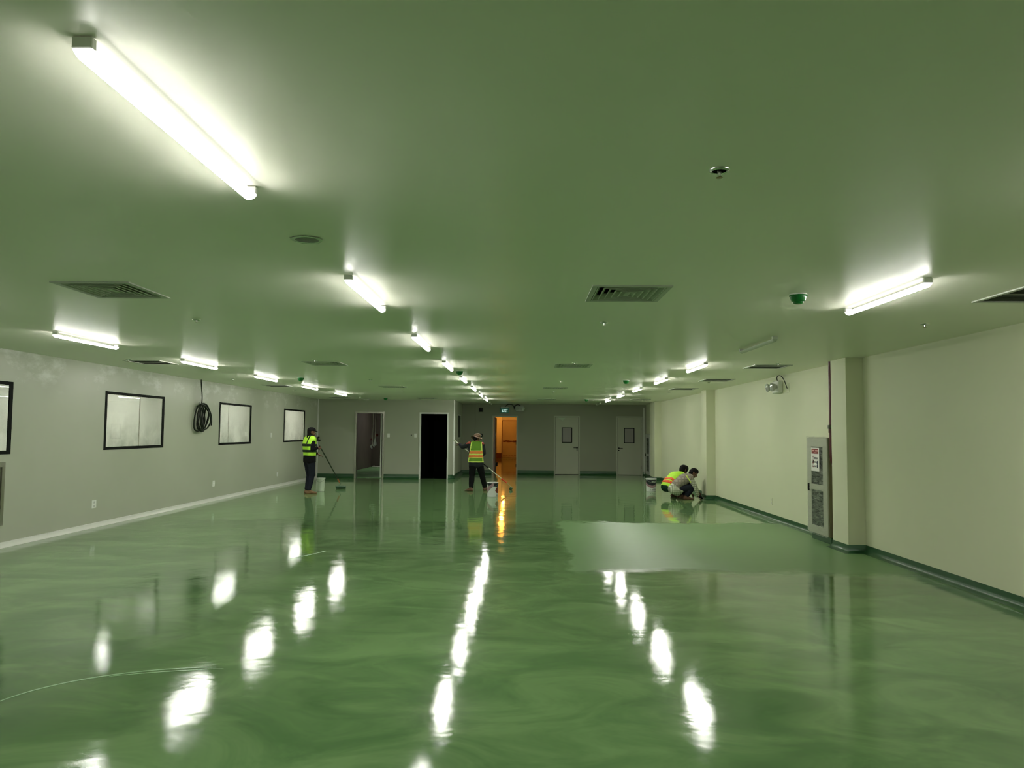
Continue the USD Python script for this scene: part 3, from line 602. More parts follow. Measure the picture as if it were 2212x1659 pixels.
obj('lettering', lt, M_exitw, t)
def cable(label, P, r=.012): obj('cable', tube(spline(P, 30), r, 8), M_rub, smooth=True, label=label, cat='cable')
cable('black cable arching from the exit sign to the emergency light', [(-.65, YB-.03, 2.385), (-.60, YB-.05, 2.44), (-.50, YB-.05, 2.475), (-.40, YB-.05, 2.46), (-.345, YB-.04, 2.40), (-.335, YB-.02, 2.30)])
cable('shorter black cable arching over the emergency light', [(-.325, YB-.02, 2.35), (-.30, YB-.05, 2.42), (-.22, YB-.05, 2.465), (-.14, YB-.05, 2.45), (-.07, YB-.04, 2.38)])
def emergency(label, loc, rz, s=1.):
    t = thing('emergency_light', label, 'emergency light', loc, rz, group='twin-head emergency lights')
    obj('body', rbox(-.16*s, -.085*s, -.11*s, .16*s, 0, .10*s, .012), pm('emergency_body', (.66, .68, .58), .4) if rz else M_grey, t)
    for q in (-1, 1):
        h = obj('lamp_head', lathe([(0, .0), (.035*s, .0), (.06*s, .05*s), (.075*s, .085*s), (.07*s, .09*s), (0, .03*s)], 22).apply_transform(trimesh.transformations.rotation_matrix(math.radians(98), (1, 0, 0))).apply_translation((q*.12*s, -.10*s, .0)), M_grey, t, smooth=40)
        obj('lens', lathe([(0, .098*s), (.04*s, .092*s), (.07*s, .086*s), (.06*s, .07*s), (0, .06*s)], 22).apply_transform(trimesh.transformations.rotation_matrix(math.radians(98), (1, 0, 0))).apply_translation((q*.12*s, -.10*s, .0)), M_lens, h, smooth=40)
    return t
emergency('twin-head emergency light right of the exit sign', (-.13, YB, 2.33), 0., .9)
emergency('twin-head emergency light high on the right wall', (XR, 13.55, 2.30), -math.pi/2, 1.)
t_out = thing('wall_outlet', 'flush outlet plate for the right-hand emergency light', 'outlet', (XR, 13.12, 2.26)); obj('plate', rbox(-.008, -.05, -.08, 0, .05, .08, .003), M_wall_r, t_out)
cable('thin cable looping above the emergency light on the right wall', [(XR-.05, 13.52, 2.40), (XR-.07, 13.48, 2.46), (XR-.07, 13.38, 2.48), (XR-.06, 13.25, 2.45), (XR-.04, 13.14, 2.33), (XR-.02, 13.12, 2.25)], .007)
t_out = thing('wall_outlet', 'cream outlet low on the right wall between the pilasters', 'outlet', (XR, 14.07, .32))
obj('plate', rbox(-.009, -.05, -.06, 0, .05, .06, .003), M_wall_r, t_out)
for s in (-1, 1): obj('socket', rbox(-.0095, -.02, s*.028-.016, -.0085, .02, s*.028+.016, .0003), M_grey, t_out)

# ------------------------------------------------------------------ wrapped hose cabinets and the red pipe
def cabinet(label, y0, y1, xf, z0, z1, group, sign):
    t = thing('hose_cabinet', label, 'cabinet', (0, 0, 0), group=group)
    ym = (y0+y1)/2
    body = rbox(xf, y0, z0, XR-.002, y1, z1, .006)
    holec = Manifold.hull(Manifold.cylinder(.1, .055, .055, 24).rotate([90, 0, 0]).translate([xf+.085, y0+.05, z1-.10])+Manifold.cylinder(.1, .055, .055, 24).rotate([90, 0, 0]).translate([xf+.085, y0+.05, z1-.36]))
    body = body-holec-cube(xf+.02, y0+.012, z0+.03, XR-.02, y1-.012, z1-.03)
    obj('body', body, M_board, t)
    dr = obj('door', rbox(xf-.022, y0+.004, z0+.01, xf-.001, y1-.004, z1-.008, .004)-cube(xf-1, y0+.16, z0+.12, xf+1, y1-.16, z0+.62)-cube(xf-1, y0+.16, z0+.70, xf+1, y1-.16, z1-.13), pm('cabinet_door', (.46, .47, .38), .4) if sign else M_grey, t)
    for a, b in ((.12, .62), (.70, None)):
        obj('door_pane', cube(xf-.012, y0+.155, z0+a-.005, xf-.006, y1-.155, (z0+b if b else z1-.13)+.005), pm('cabinet_glass', (.05, .06, .05), .12) if a < .5 and sign else M_refl, dr)
    obj('latch', rbox(xf-.04, y1-.09, z0+.60, xf-.02, y1-.05, z0+.70, .004), M_black, dr)
    # stretch film wound around
    P = [(xf-.028, y0-.006), (xf-.028, y1+.006)]
    n1, n2 = 24, 60; V = []; F = []
    rg = np.random.default_rng(11)
    for j in range(n2+1):
        z = z0-.005+(z1-z0+.02)*j/n2
        for i in range(n1+1):
            y = y0-.004+(y1-y0+.008)*i/n1; V.append((xf-.028-.006*meshkit.noise((y*5, z*28, 1.5)), y, z))
    m_ = n1+1
    for j in range(n2):
        for i in range(n1): F += [(j*m_+i, j*m_+i+1, (j+1)*m_+i+1), (j*m_+i, (j+1)*m_+i+1, (j+1)*m_+i)]
    obj('stretch_film', trimesh.Trimesh(V, F, process=False), M_wrap, t, smooth=True, label='clear stretch film')
    return t
cabinet('film-wrapped hose cabinet beside the nearest pilaster, with red-headed sign', 10.93, 11.69, 4.17, .095, 1.455, 'film-wrapped hose cabinets', True)
cabinet('film-wrapped hose cabinet in the far right corner beyond the last pilaster', 26.35, 27.25, 4.20, .10, 1.46, 'film-wrapped hose cabinets', False)
t = thing('cabinet_plinth', 'dark green block under the nearest hose cabinet', 'plinth', (0, 0, 0)); obj('block', rbox(4.20, 10.95, 0, XR-.07, 11.67, .094, .004), M_skirt, t)
sx = 4.17-.036
t = thing('safety_sign', 'white notice with red header stuck on the wrapped cabinet', 'sign', (sx, 11.33, .98))
obj('sheet', rbox(-.002, -.155, 0, 0, .155, .33, .0008), M_paper, t)
def onsign(y0, y1, z0, z1, m, nm, k=1): obj(nm, cube(-.0022-.0006*k, y0, z0, -.0018, y1, z1), m, t)
onsign(-.125, .13, .245, .315, M_signred, 'header')
for a, b in ((.02, .11), (-.11, -.01)): onsign(a, b, .278, .298, M_signpink, 'header_words', 2)
onsign(-.07, .04, .255, .264, M_signpink, 'header_words', 2)
for cz in (.178, .088):
    obj('prohibition_ring', trimesh.creation.annulus(.026, .036, .001).apply_transform(trimesh.transformations.rotation_matrix(math.pi/2, (0, 1, 0))).apply_translation((-.003, .075, cz)), M_bred, t)
obj('pictogram', [cube(-.0032, .045, .110, -.002, .075, .155), cube(-.0032, .065, .118, -.002, .095, .140)], M_signink, t)
for z, a, b in ((.185, -.10, .03), (.170, -.10, .03), (.118, -.05, .03), (.128, -.05, .03), (.07, -.03, .03), (.058, -.04, .03)): onsign(a, b, z, z+.009, M_signink, 'text_line')
for z in (.122, .072): obj('mandatory_disc', lathe([(0, 0), (.026, 0), (.026, .001), (0, .001)], 20).apply_transform(trimesh.transformations.rotation_matrix(-math.pi/2, (0, 1, 0))).apply_translation((-.002, -.085, z)), M_signblue, t)
t = thing('red_pipe', 'dark red fire pipe from ceiling to cabinet beside the nearest pilaster', 'pipe', (4.172, 10.815, 0))
obj('pipe', tube(np.vstack([np.array([(0, 0, HC), (0, 0, 2.0), (0, 0, 1.5), (0, 0, 1.24)]), spline([(0, 0, 1.20), (.012, .02, 1.15), (.04, .06, 1.115), (.075, .12, 1.105), (.10, .2, 1.105)], 10)]), .031, 16), M_redpipe, t, smooth=40)
obj('collar', lathe([(.032, 0), (.040, 0), (.040, .08), (.032, .08)], 18, (0, 0, 1.52)), M_redpipe, t, smooth=40)
obj('bracket', rbox(-.055, -.04, 1.575, .0, .0, 1.625, .004), pm('bracket_grey', (.12, .13, .09), .5), t)

# ------------------------------------------------------------------ things hanging in the brown room
def hanging(label, x, y, zt, zb, mcol, kind):
    t = thing('hanging_cord', label, 'cord', (x, y, 0)); M_cord = pm('pale_cord', (.75, .68, .62), .5) if not stage.GetPrimAtPath('/World/Looks/pale_cord') else '/World/Looks/pale_cord'
    obj('cord', tube(spline([(0, 0, 2.7), (.004, .0, (zt+zb)/2+.4), (0, 0, zt)], 16), .010, 8), M_cord, t, smooth=True)
    if kind == 'bag': obj('bag', lathe([(0, zt), (.015, zt), (.03, zt-.06), (.06, zt-.16), (.055, zt-.21), (.03, zt-.24), (0, zt-.245)], 14), mcol, t, smooth=True)
    else: obj('plug', [tube(np.array([(.05*math.cos(q), 0, zt-.05+.05*math.sin(q)) for q in np.linspace(-.4, math.pi*1.5, 20)]), .024, 8)], mcol, t, smooth=True)
    return t
hanging('pale cord with a white wrapped end hanging in the brown room', -4.84, 25.9, 1.25, 1.0, M_bucket, 'bag'); hanging('pale cord with a white looped end hanging in the brown room', -4.93, 25.95, 1.03, .95, M_bucket, 'plug')
def pendant(name, lab, x, z, r, m):
    t = thing(name, lab, 'socket', (x, 26.0, z)); obj('socket', [lathe([(0, -r), (r*.8, -r*.9), (r, 0), (r*.9, r*.6), (0, r*.8)], 16)], m, t, smooth=40); obj('cord', rod((0, 0, r*.7), (.0, .0, 2.7-z), .004), M_grey, t)
pendant('red_socket', 'red and white socket hanging beside the cords in the brown room', -4.80, 1.36, .05, M_bred); pendant('red_socket', 'small dark red socket hanging left of the cords in the brown room', -4.97, 1.22, .035, M_bred)

# ------------------------------------------------------------------ buckets
def patch(r0, r1, zh, a0, a1, zlo, zhi, n=24, off=.0015):
    """label wrapped on a tapered bucket: angles a0..a1 (deg), zlo/zhi functions of angle fraction"""
    V = []; F = []
    for i in range(n+1):
        s = i/n; a = math.radians(a0+(a1-a0)*s)
        for z in (zlo(s), zhi(s)):
            for o in (off, -.002):
                r = r0+(r1-r0)*z/zh+o; V.append((r*math.cos(a), r*math.sin(a), z))
    for i in range(n):
        a, b = i*4, (i+1)*4
        F += [(a, b, b+2), (a, b+2, a+2), (a+1, a+3, b+3), (a+1, b+3, b+1), (a+2, b+2, b+3), (a+2, b+3, a+3), (a, a+1, b+1), (a, b+1, b)]
    t_ = trimesh.Trimesh(V, F, process=False); return t_
def bucket(name, label, loc, r0, r1, h, m, lid=False):
    t = thing(name, label, 'bucket', loc)
    obj('body', lathe([(0, 0), (r0-.006, 0), (r0, .006), (r1, h-.015), (r1+.002, h), (r1-.004, h), (r0-.006, .02), (0, .02)], 32), m, t, smooth=30)
    obj('rim', lathe([(r1+.002, h-.012), (r1+.010, h-.010), (r1+.010, h), (r1-.003, h+.002), (r1-.003, h-.004)], 32), m, t, smooth=40)
    obj('bail', tube(spline([(r1+.008, 0, h-.03), (r1*.8, -r1*.75, h-.06), (0, -r1-.02, h-.10), (-r1*.8, -r1*.75, h-.06), (-r1-.008, 0, h-.03)], 24), .003, 6), M_chrome, t, smooth=True)
    return t
b1 = bucket('white_bucket', 'plain white bucket on the floor behind the capped worker', (-4.97, 19.55, 0), .085, .10, .33, M_bucketg)
obj('paint', lathe([(0, .30), (.094, .30), (.094, .302), (0, .302)], 24), M_skirt, b1)
b2 = bucket('paint_bucket', 'paint bucket with navy top, diagonal mauve band and red mark, beside the hatted worker', (-.70, 18.42, 0), .122, .128, .335, M_bucket)
R0, R1, H = .122, .128, .335
obj('label', patch(R0, R1, .32, 150, 400, lambda s: .255-.02*math.sin(s*math.pi), lambda s: .315), M_bnavy, b2, label='navy band')
obj('label', patch(R0, R1, .32, 195, 285, lambda s: .10+.16*s, lambda s: .20+.12*min(1, s*1.1), off=.003), M_bpink, b2, label='diagonal mauve band')
obj('label', patch(R0, R1, .32, 200, 285, lambda s: .085+.17*s, lambda s: .105+.17*s, off=.0035), M_bgrey, b2)
obj('label', patch(R0, R1, .32, 300, 345, lambda s: .15-.06*min(1, s*2)+.0, lambda s: .15+.075*min(1, s*2), off=.003), M_bred, b2, label='dark red diamond')
obj('label', patch(R0, R1, .32, 205, 225, lambda s: .245, lambda s: .285, off=.003), M_bwhite, b2)
obj('label', patch(R0, R1, .32, 320, 332, lambda s: .03, lambda s: .055, off=.003), M_bgrey, b2)
b3 = bucket('paint_bucket', 'paint bucket with black top and mauve band, left of the crouching workers', (3.30, 20.6, 0), .122, .134, .335, M_bucket)
R0, R1 = .122, .134
obj('label', patch(R0, R1, .32, 150, 400, lambda s: .20+.05*math.cos(s*2*math.pi), lambda s: .30), M_bnavy, b3, label='black band')
obj('label', patch(R0, R1, .32, 150, 400, lambda s: .145+.05*math.cos(s*2*math.pi), lambda s: .205+.05*math.cos(s*2*math.pi), off=.0025), M_bpink, b3, label='mauve band')
obj('label', patch(R0, R1, .32, 268, 318, lambda s: .235, lambda s: .262-.01*s, off=.003), M_bwhite, b3)
for a0, a1, z in ((285, 325, .12), (285, 320, .075), (275, 325, .045), (250, 262, .04)): obj('label', patch(R0, R1, .32, a0, a1, lambda s, z=z: z, lambda s, z=z: z+.014, off=.003, n=8), M_bgrey, b3)

# ------------------------------------------------------------------ people
ICO = trimesh.creation.icosphere(subdivisions=1).vertices; ICO2 = trimesh.creation.icosphere(subdivisions=2).vertices
def sp(c, r): return np.asarray(c, float)+(ICO if np.ndim(r) == 0 and r < .03 else ICO2)*np.asarray(r, float)
def hull(*cr): return Manifold.hull_points(np.vstack([sp(c, r) for c, r in cr]))
def union(ms): return Manifold.batch_boolean(ms, m3.OpType.Add)
def soften(man, length=.02, it=8, wr=0., seed=0, freq=14.):
    t = tm(man.refine_to_length(length)); t.merge_vertices(); trimesh.smoothing.filter_taubin(t, lamb=.5, nu=.53, iterations=it)
    if wr:
        nrm = np.array(t.vertex_normals); d = meshkit.fbm(np.array(t.vertices)*freq, 3, seed)-.5; t.vertices = np.array(t.vertices)+nrm*d[:, None]*wr
    return t
def lerp(a, b, s): return np.asarray(a, float)*(1-s)+np.asarray(b, float)*s
def unit(v): v = np.asarray(v, float); return v/np.linalg.norm(v)
def hand_bones(w, d, palm_n, side, curl, spread=.0):
    """w wrist, d direction of the hand, palm_n palm normal; four fingers and a thumb, curled by 'curl' radians per joint"""
    d = unit(d); n = unit(np.asarray(palm_n)-d*np.dot(palm_n, d)); s = np.cross(d, n)*side; out = []
    out.append(hull((w, .022), (w+d*.045+s*.022, .014), (w+d*.045-s*.022, .014), (w+d*.075+s*.026, .012), (w+d*.075-s*.026, .012)))
    for k, (o, L) in enumerate(((.027, .064), (.009, .072), (-.009, .067), (-.026, .052))):
        p = w+d*.074+s*o; dd = d+s*o*spread*12; q = 0.
        for seg, fr in enumerate((.45, .32, .23)):
            q += curl*(1. if seg else .7); v = unit(dd*math.cos(q)+n*math.sin(q)); p2 = p+v*L*fr; out.append(hull((p, .0092-.001*seg), (p2, .0085-.001*seg))); p = p2
    p = w+d*.022+s*.022; t1 = unit(d*.55+s*.75+n*.25); p2 = p+t1*.036; t2 = unit(d*.75+s*.25+n*(.3+.5*min(1, curl))); p3 = p2+t2*.028
    out += [hull((p, .013), (p2, .0105)), hull((p2, .0105), (p3, .0085))]
    return out
def head_bones(c, F, U, neck):
    R_ = np.cross(F, U)
    P = lambda r, f, u: c+R_*r+F*f+U*u
    b = [hull((P(0, -.012, .018), .080), (P(0, .012, .03), .074)), hull((P(0, -.01, .02), .070), (P(0, .03, -.03), .056), (P(0, .045, -.075), .032)),
         hull((P(.025, .045, -.045), .035), (P(-.025, .045, -.045), .035), (P(0, .055, -.08), .024)),
         hull((P(0, .078, .02), .010), (P(0, .097, -.018), .012)), hull((P(.013, .088, -.022), .008), (P(-.013, .088, -.022), .008)),
         hull((P(.018, .078, -.050), .007), (P(0, .086, -.048), .008), (P(-.018, .078, -.050), .007)), hull((P(.016, .077, -.060), .007), (P(0, .083, -.061), .008), (P(-.016, .077, -.060), .007)),
         hull((P(.03, .072, .028), .010), (P(-.03, .072, .028), .010))]
    for s in (-1, 1): b.append(hull((P(s*.076, -.008, .012), (.012)), (P(s*.080, -.018, .018), (.013)), (P(s*.074, -.006, -.022), .009)))
    b.append(hull((neck, .055), (P(0, -.022, -.045), .052)))
    return b, P
def person(label, loc, J, F, skin, shirt, trousers, sleeve_m=None, hand_pose=None, feet='bare', shoe_m=None, headdir=None, headup=None, seed=0):
    """J: joints in metres from loc. Returns the thing and a namespace of the bones used by the clothes."""
    t = thing('person', label, 'person', loc); A = {k: np.asarray(v, float) for k, v in J.items()}
    F = unit(F); HF = unit(headdir if headdir is not None else F); HU = np.asarray(headup if headup is not None else (0, 0, 1.)); HU = unit(HU-HF*np.dot(HU, HF))
    hb, P = head_bones(A['head'], HF, HU, A['neck'])
    def torso(o, top=True):
        m_ = [hull((A['hipL'], .098+o), (A['hipR'], .098+o), (A['waistL'], .082+o), (A['waistR'], .082+o)), hull((A['waistL'], .082+o), (A['waistR'], .082+o), (A['chestL'], .095+o), (A['chestR'], .095+o)),
              hull((A['chestL'], .095+o), (A['chestR'], .095+o), (A['shL'], .05+o), (A['shR'], .05+o), (A['neck'], .045+o))]
        return m_
    def arm(s, o): return [hull((A['sh'+s], .054+o), (A['el'+s], .040+o)), hull((A['el'+s], .040+o), (A['wr'+s], .026+o))]
    def leg(s, o): return [hull((A['hip'+s], .088+o), (A['kn'+s], .056+o)), hull((A['kn'+s], .056+o), (lerp(A['kn'+s], A['an'+s], .35), .055+o), (A['an'+s], .036+o))]
    def foot(s, o=0.):
        a, b_ = A['an'+s], A['to'+s]; d = unit(b_-a-np.array([0, 0, (b_-a)[2]])); heel = np.array([a[0], a[1], .03+min(a[2], .0)])-d*.035; ball = heel+d*.155; toe = heel+d*.215; q = np.cross(d, (0, 0, 1))
        heel[2] = .030; ball[2] = .024; toe[2] = .018
        bb = [hull((a, .036+o), (heel, .030+o), (ball+q*.018, .022+o), (ball-q*.018, .022+o))]
        if feet == 'bare':
            for i_, oo in enumerate((-.030, -.013, .002, .016, .029)): bb.append(hull((ball+q*oo*.8, .016), (toe+q*oo*1.05-d*.012*abs(i_-1), .0125)))
        else: bb.append(hull((ball+q*.022, .024+o), (ball-q*.022, .024+o), (toe+q*.012, .02+o), (toe-q*.012, .02+o)))
        return bb
    bones = torso(0)+hb+arm('L', 0)+arm('R', 0)+leg('L', 0)+leg('R', 0)+foot('L')+foot('R')
    hp = hand_pose or {}
    for s, sd in (('L', 1), ('R', -1)):
        d, nrm, curl = hp.get(s, (A['wr'+s]-A['el'+s], (0, 0, -1), .5)); bones += hand_bones(A['wr'+s], d, np.asarray(nrm, float), sd, curl)
    body = soften(union(bones), .016, 4)
    bprim = obj('body', body, skin, t, smooth=True)
    for s in (-1, 1): obj('eye', trimesh.creation.icosphere(subdivisions=1, radius=.0105).apply_translation(P(s*.032, .074, .006)), M_bwhite, t, smooth=True)
    def cut_end(bone, a, b_, at):
        d = unit(np.asarray(a)-np.asarray(b_)); return bone.trim_by_plane(d.tolist(), float(np.dot(d, at)))
    sl = []
    for s in 'LR':
        a_ = arm(s, .012); sl += [a_[0], cut_end(a_[1], A['el'+s], A['wr'+s], A['wr'+s])]
    obj('shirt', soften(union(torso(.012)), .02, 6, .010, seed), shirt, t, smooth=True)
    obj('sleeve', soften(union(sl[:2]), .02, 5, .010, seed+1), sleeve_m or shirt, t, smooth=True); obj('sleeve', soften(union(sl[2:]), .02, 5, .010, seed+2), sleeve_m or shirt, t, smooth=True)
    tr = [hull((A['hipL'], .104), (A['hipR'], .104), (lerp(A['hipL'], A['waistL'], .35), .098), (lerp(A['hipR'], A['waistR'], .35), .098))]
    for s in 'LR':
        a_ = leg(s, .016); a_[1] = hull((A['kn'+s], .070), (lerp(A['kn'+s], A['an'+s], .4), .068), (A['an'+s], .056)); tr += [a_[0], cut_end(a_[1], A['kn'+s], A['an'+s], A['an'+s]+np.array([0, 0, .012]))]
    obj('trousers', soften(union(tr), .02, 5, .014, seed+3, 11.), trousers, t, smooth=True)
    if feet != 'bare':
        for s in 'LR': obj('shoe', soften(union(foot(s, .007)), .016, 3), shoe_m or M_shoe, t, smooth=True)
    return t, A, P, torso, HF, HU
def vest_on(t, torso, A, m, o=.024, cut=None, seed=9):
    v = union(torso(o)[:] if cut is None else torso(o))
    if cut is not None:
        for nrm, at in cut: v = v.trim_by_plane(list(map(float, nrm)), float(np.dot(nrm, at)))
    vt = obj('vest', soften(v, .018, 4, .010, seed), m, t, smooth=True)
    return v, vt
def band(v, vt, m, a, b, axis=(0, 0, 1), o=.004, name='reflective_band', seed=9):
    """band on the vest between heights a and b along an axis"""
    ax = unit(axis); w = v.trim_by_plane(ax.tolist(), float(a)).trim_by_plane((-ax).tolist(), float(-b))
    if w.is_empty(): return
    mesh = soften(w, .018, 2, .010, seed); mesh.vertices = np.array(mesh.vertices)+np.array(mesh.vertex_normals)*.0075
    obj(name, mesh, m, vt, smooth=True)

# --- worker 1: dark cap, yellow-green vest, standing with a roller pole
a_ = math.radians(50); Fv = np.array([math.sin(a_), math.cos(a_), 0]); Rv = np.array([math.cos(a_), -math.sin(a_), 0])
B = lambda r, f, z: Rv*r+Fv*f+np.array([0, 0, z])
J1 = dict(hipL=B(-.092, 0, .78), hipR=B(.092, 0, .78), waistL=B(-.11, 0, .94), waistR=B(.11, 0, .94), chestL=B(-.115, -.01, 1.17), chestR=B(.115, -.01, 1.17), shL=B(-.18, 0, 1.285), shR=B(.18, 0, 1.285),
          neck=B(0, 0, 1.33), head=B(0, .035, 1.452), elL=B(-.20, .06, 1.04), wrL=B(-.07, .24, .925), elR=B(.215, -.03, 1.05), wrR=B(.19, .11, 1.085),
          knL=B(-.085, .045, .43), anL=B(-.08, -.01, .075), toL=B(-.085, .19, .03), knR=B(.08, .03, .43), anR=B(.085, -.05, .075), toR=B(.10, .15, .03))
O1 = (-5.075, 18.85, 0)
p1, A, P, torso, HF, HU = person('worker standing in dark cap and yellow-green vest, holding a roller pole', O1, J1, Fv, M_skin, M_blk, M_navy,
    hand_pose={'R': (B(0, .2, .02)-B(0, 0, 0), B(-1, 0, 0), 1.05), 'L': (B(.05, .16, -.06), B(0, .1, -1), .25)}, feet='shoe', shoe_m=M_shoe, headdir=B(.05, 1, -.10), seed=1)
v, vt = vest_on(p1, torso, A, M_hivis, .022, [((0, 0, 1), (0, 0, .90))])
for lo, hi in ((1.125, 1.172), (.985, 1.03)): band(v, vt, M_refl, lo, hi)
for s in (1,):
    c_ = B(s*.10, 0, 0)
    bb = v.trim_by_plane(Rv.tolist(), float(np.dot(Rv, c_)-.022)).trim_by_plane((-Rv).tolist(), float(-np.dot(Rv, c_)-.022)).trim_by_plane([0, 0, 1.], 1.16)
    me = soften(bb, .018, 2, .010, 9); me.vertices = np.array(me.vertices)+np.array(me.vertex_normals)*.006; obj('reflective_band', me, M_refl, vt, smooth=True)
cap = hull((P(0, -.012, .045), (.094, .094, .075)), (P(0, .01, .05), (.088, .088, .07))).trim_by_plane(HU.tolist(), float(np.dot(HU, P(0, 0, .028))))
cp = obj('cap', soften(cap, .015, 2), M_blk, p1, smooth=True)
obj('brim', soften(hull((P(.05, .07, .036), .008), (P(-.05, .07, .036), .008), (P(.035, .135, .028), .006), (P(-.035, .135, .028), .006)), .012, 2), M_blk, cp, smooth=True)
obj('hair', soften(hull((P(0, -.03, .02), .076), (P(0, -.045, -.03), .055)), .015, 2), M_hair, p1, smooth=True)
obj('collar', soften(hull((A['neck']+np.array([0, 0, -.01]), .078), (A['neck']+B(0, -.005, .05), .066)), .015, 2), M_blk, p1, smooth=True)
g1 = np.array(O1)+A['wrR']+unit(B(0, .2, .02))*.085+B(-.022, 0, .0)
def pole_roller(label, top, bottom, mpole, msocket, mroll, axis, rl, group=None, tip_w=.16):
    top, bottom = np.asarray(top, float), np.asarray(bottom, float); d = unit(top-bottom)
    t = thing('paint_roller', label, 'paint roller', (0, 0, 0))
    b_ = bottom+d*.30
    obj('pole', rod(b_, top, .0125, n=12), mpole, t, smooth=40); obj('socket', rod(bottom+d*.14, b_+d*.02, .017, .019), msocket, t, smooth=40)
    ax = unit(axis); c = np.array([bottom[0], bottom[1], .042])
    obj('wire_frame', tube(spline([bottom+d*.15, bottom+d*.05, lerp(bottom, c, .5)-ax*rl*.35+np.array([0, 0, .02]), c-ax*(rl/2+.025)+np.array([0, 0, .03]), c-ax*(rl/2+.02), c-ax*rl*.3], 24), .005, 8), M_chrome, t, smooth=True)
    obj('nap', tube(np.array([c-ax*rl/2, c-ax*rl/4, c, c+ax*rl/4, c+ax*rl/2]), [.038, .040, .040, .040, .038], 18), mroll, t, smooth=40)
    return t
dd = unit(np.array([-4.67, 20.42, .12])-g1)
pole_roller('dark pole with green roller held by the capped worker', g1-dd*.08, (-4.67, 20.42, .10), M_pole_d, M_orangep, M_nap, (1, .15, 0), .24)

# --- worker 2: brown hat, leaf-green vest with orange bands, seen from behind
J2 = dict(hipL=(-.085, -.01, .68), hipR=(.075, .01, .68), waistL=(-.095, 0, .84), waistR=(.08, 0, .84), chestL=(-.10, .01, 1.05), chestR=(.085, .01, 1.05), shL=(-.175, .02, 1.175), shR=(.14, .02, 1.165),
          neck=(-.015, .02, 1.205), head=(.0, .045, 1.325), elL=(-.365, .12, 1.10), wrL=(-.455, .26, 1.17), elR=(.185, .10, .955), wrR=(.095, .27, .84),
          knL=(-.115, .0, .37), anL=(-.12, -.12, .07), toL=(-.26, -.03, .02), knR=(.145, .11, .37), anR=(.215, .19, .07), toR=(.31, .30, .02))
O2 = (-1.185, 20.22, 0)
p2, A, P, torso, HF, HU = person('worker seen from behind in brown hat and green vest with orange bands', O2, J2, (.1, 1, 0), M_skin, M_char, M_blk, sleeve_m=M_char,
    hand_pose={'L': ((-.09, .14, .04), (.5, .2, -1), 1.1), 'R': ((-.10, .12, -.06), (-.3, .2, -1), 1.1)}, headdir=(.65, .7, -.28), seed=21)
v, vt = vest_on(p2, torso, A, M_hivisd, .026, [((0, 0, 1), (0, 0, .725)), ((1, 0, -.16), (-.165, 0, 1.0)), ((-1, 0, -.10), (.150, 0, 1.0))], seed=19)
for lo, hi in ((.94, 1.005), (.845, .905)): band(v, vt, M_orange, lo, hi, seed=19)
for lo, hi in ((1.005, 1.017), (.928, .94), (.905, .917), (.834, .845), (.725, .742)): band(v, vt, M_pip, lo, hi, seed=19, name='piping')
for nrm, at in (((-1, 0, .16), (-.165+.018, 0, 1.0)), ((1, 0, .10), (.150-.018, 0, 1.0))):
    bb = v.trim_by_plane(list(map(float, nrm)), float(np.dot(nrm, at))).trim_by_plane([0, -1., 0], .03); me = soften(bb, .018, 2, .010, 19); me.vertices = np.array(me.vertices)+np.array(me.vertex_normals)*.006; obj('piping', me, M_pip, vt, smooth=True)
for s in 'LR': obj('shoulder_patch', soften(hull((A['sh'+s]+np.array([0, -.005, .012]), .060), (lerp(A['sh'+s], A['el'+s], .38)+np.array([0, -.004, .006]), .056)), .018, 3, .006, 4), M_redpat, p2, smooth=True, label='red printed shoulder')
hat = hull((P(0, -.008, .055), (.096, .096, .06)), (P(0, -.005, .088), (.080, .080, .04))).trim_by_plane(HU.tolist(), float(np.dot(HU, P(0, 0, .03))))
ht = obj('hat', soften(hat, .015, 2), M_tanhat, p2, smooth=True)
obj('hat_crown', soften(hull((P(0, -.006, .098), (.083, .083, .034))).trim_by_plane(HU.tolist(), float(np.dot(HU, P(0, 0, .095)))), .015, 2), M_tanhat2, ht, smooth=True)
ang = np.linspace(0, 2*math.pi, 40, endpoint=False); Rh = np.cross(HF, HU); V = []
for rr_, up in ((.086, .040), (.118, .026), (.148, .008)):
    for q in ang: V.append(P(0, -.008, 0)+Rh*math.cos(q)*rr_+HF*math.sin(q)*rr_*1.02+HU*(up-.018*(math.cos(q*2+.6))*(rr_-.086)/.06))
V = np.array(V); V2 = V-HU*.006; nn = 40; Fc = []
for r_ in range(2):
    for k in range(nn):
        k2 = (k+1) % nn; a0, b0 = r_*nn+k, r_*nn+k2; c0_, d0 = (r_+1)*nn+k, (r_+1)*nn+k2
        Fc += [(a0, d0, b0), (a0, c0_, d0), (120+a0, 120+b0, 120+d0), (120+a0, 120+d0, 120+c0_)]
for k in range(nn): k2 = (k+1) % nn; Fc += [(80+k, 200+k, 200+k2), (80+k, 200+k2, 80+k2)]
obj('brim', trimesh.Trimesh(np.vstack([V, V2]), Fc, process=False), M_tanhat, ht, smooth=True)
obj('hair', soften(hull((P(0, -.03, .015), .074), (P(0, -.04, -.035), .052)), .015, 2), M_hair, p2, smooth=True)
t = pole_roller('long pale pole with red socket and small roller held by the hatted worker', (-1.80, 20.53, 1.285), (-.31, 20.56, .10), M_pole_w, M_redp, M_nap, (.25, 1, 0), .10)
obj('grip', rod(lerp((-1.80, 20.53, 1.285), (-.31, 20.56, .10), .50), lerp((-1.80, 20.53, 1.285), (-.31, 20.56, .10), .60), .015, n=12), M_black, t, smooth=40)

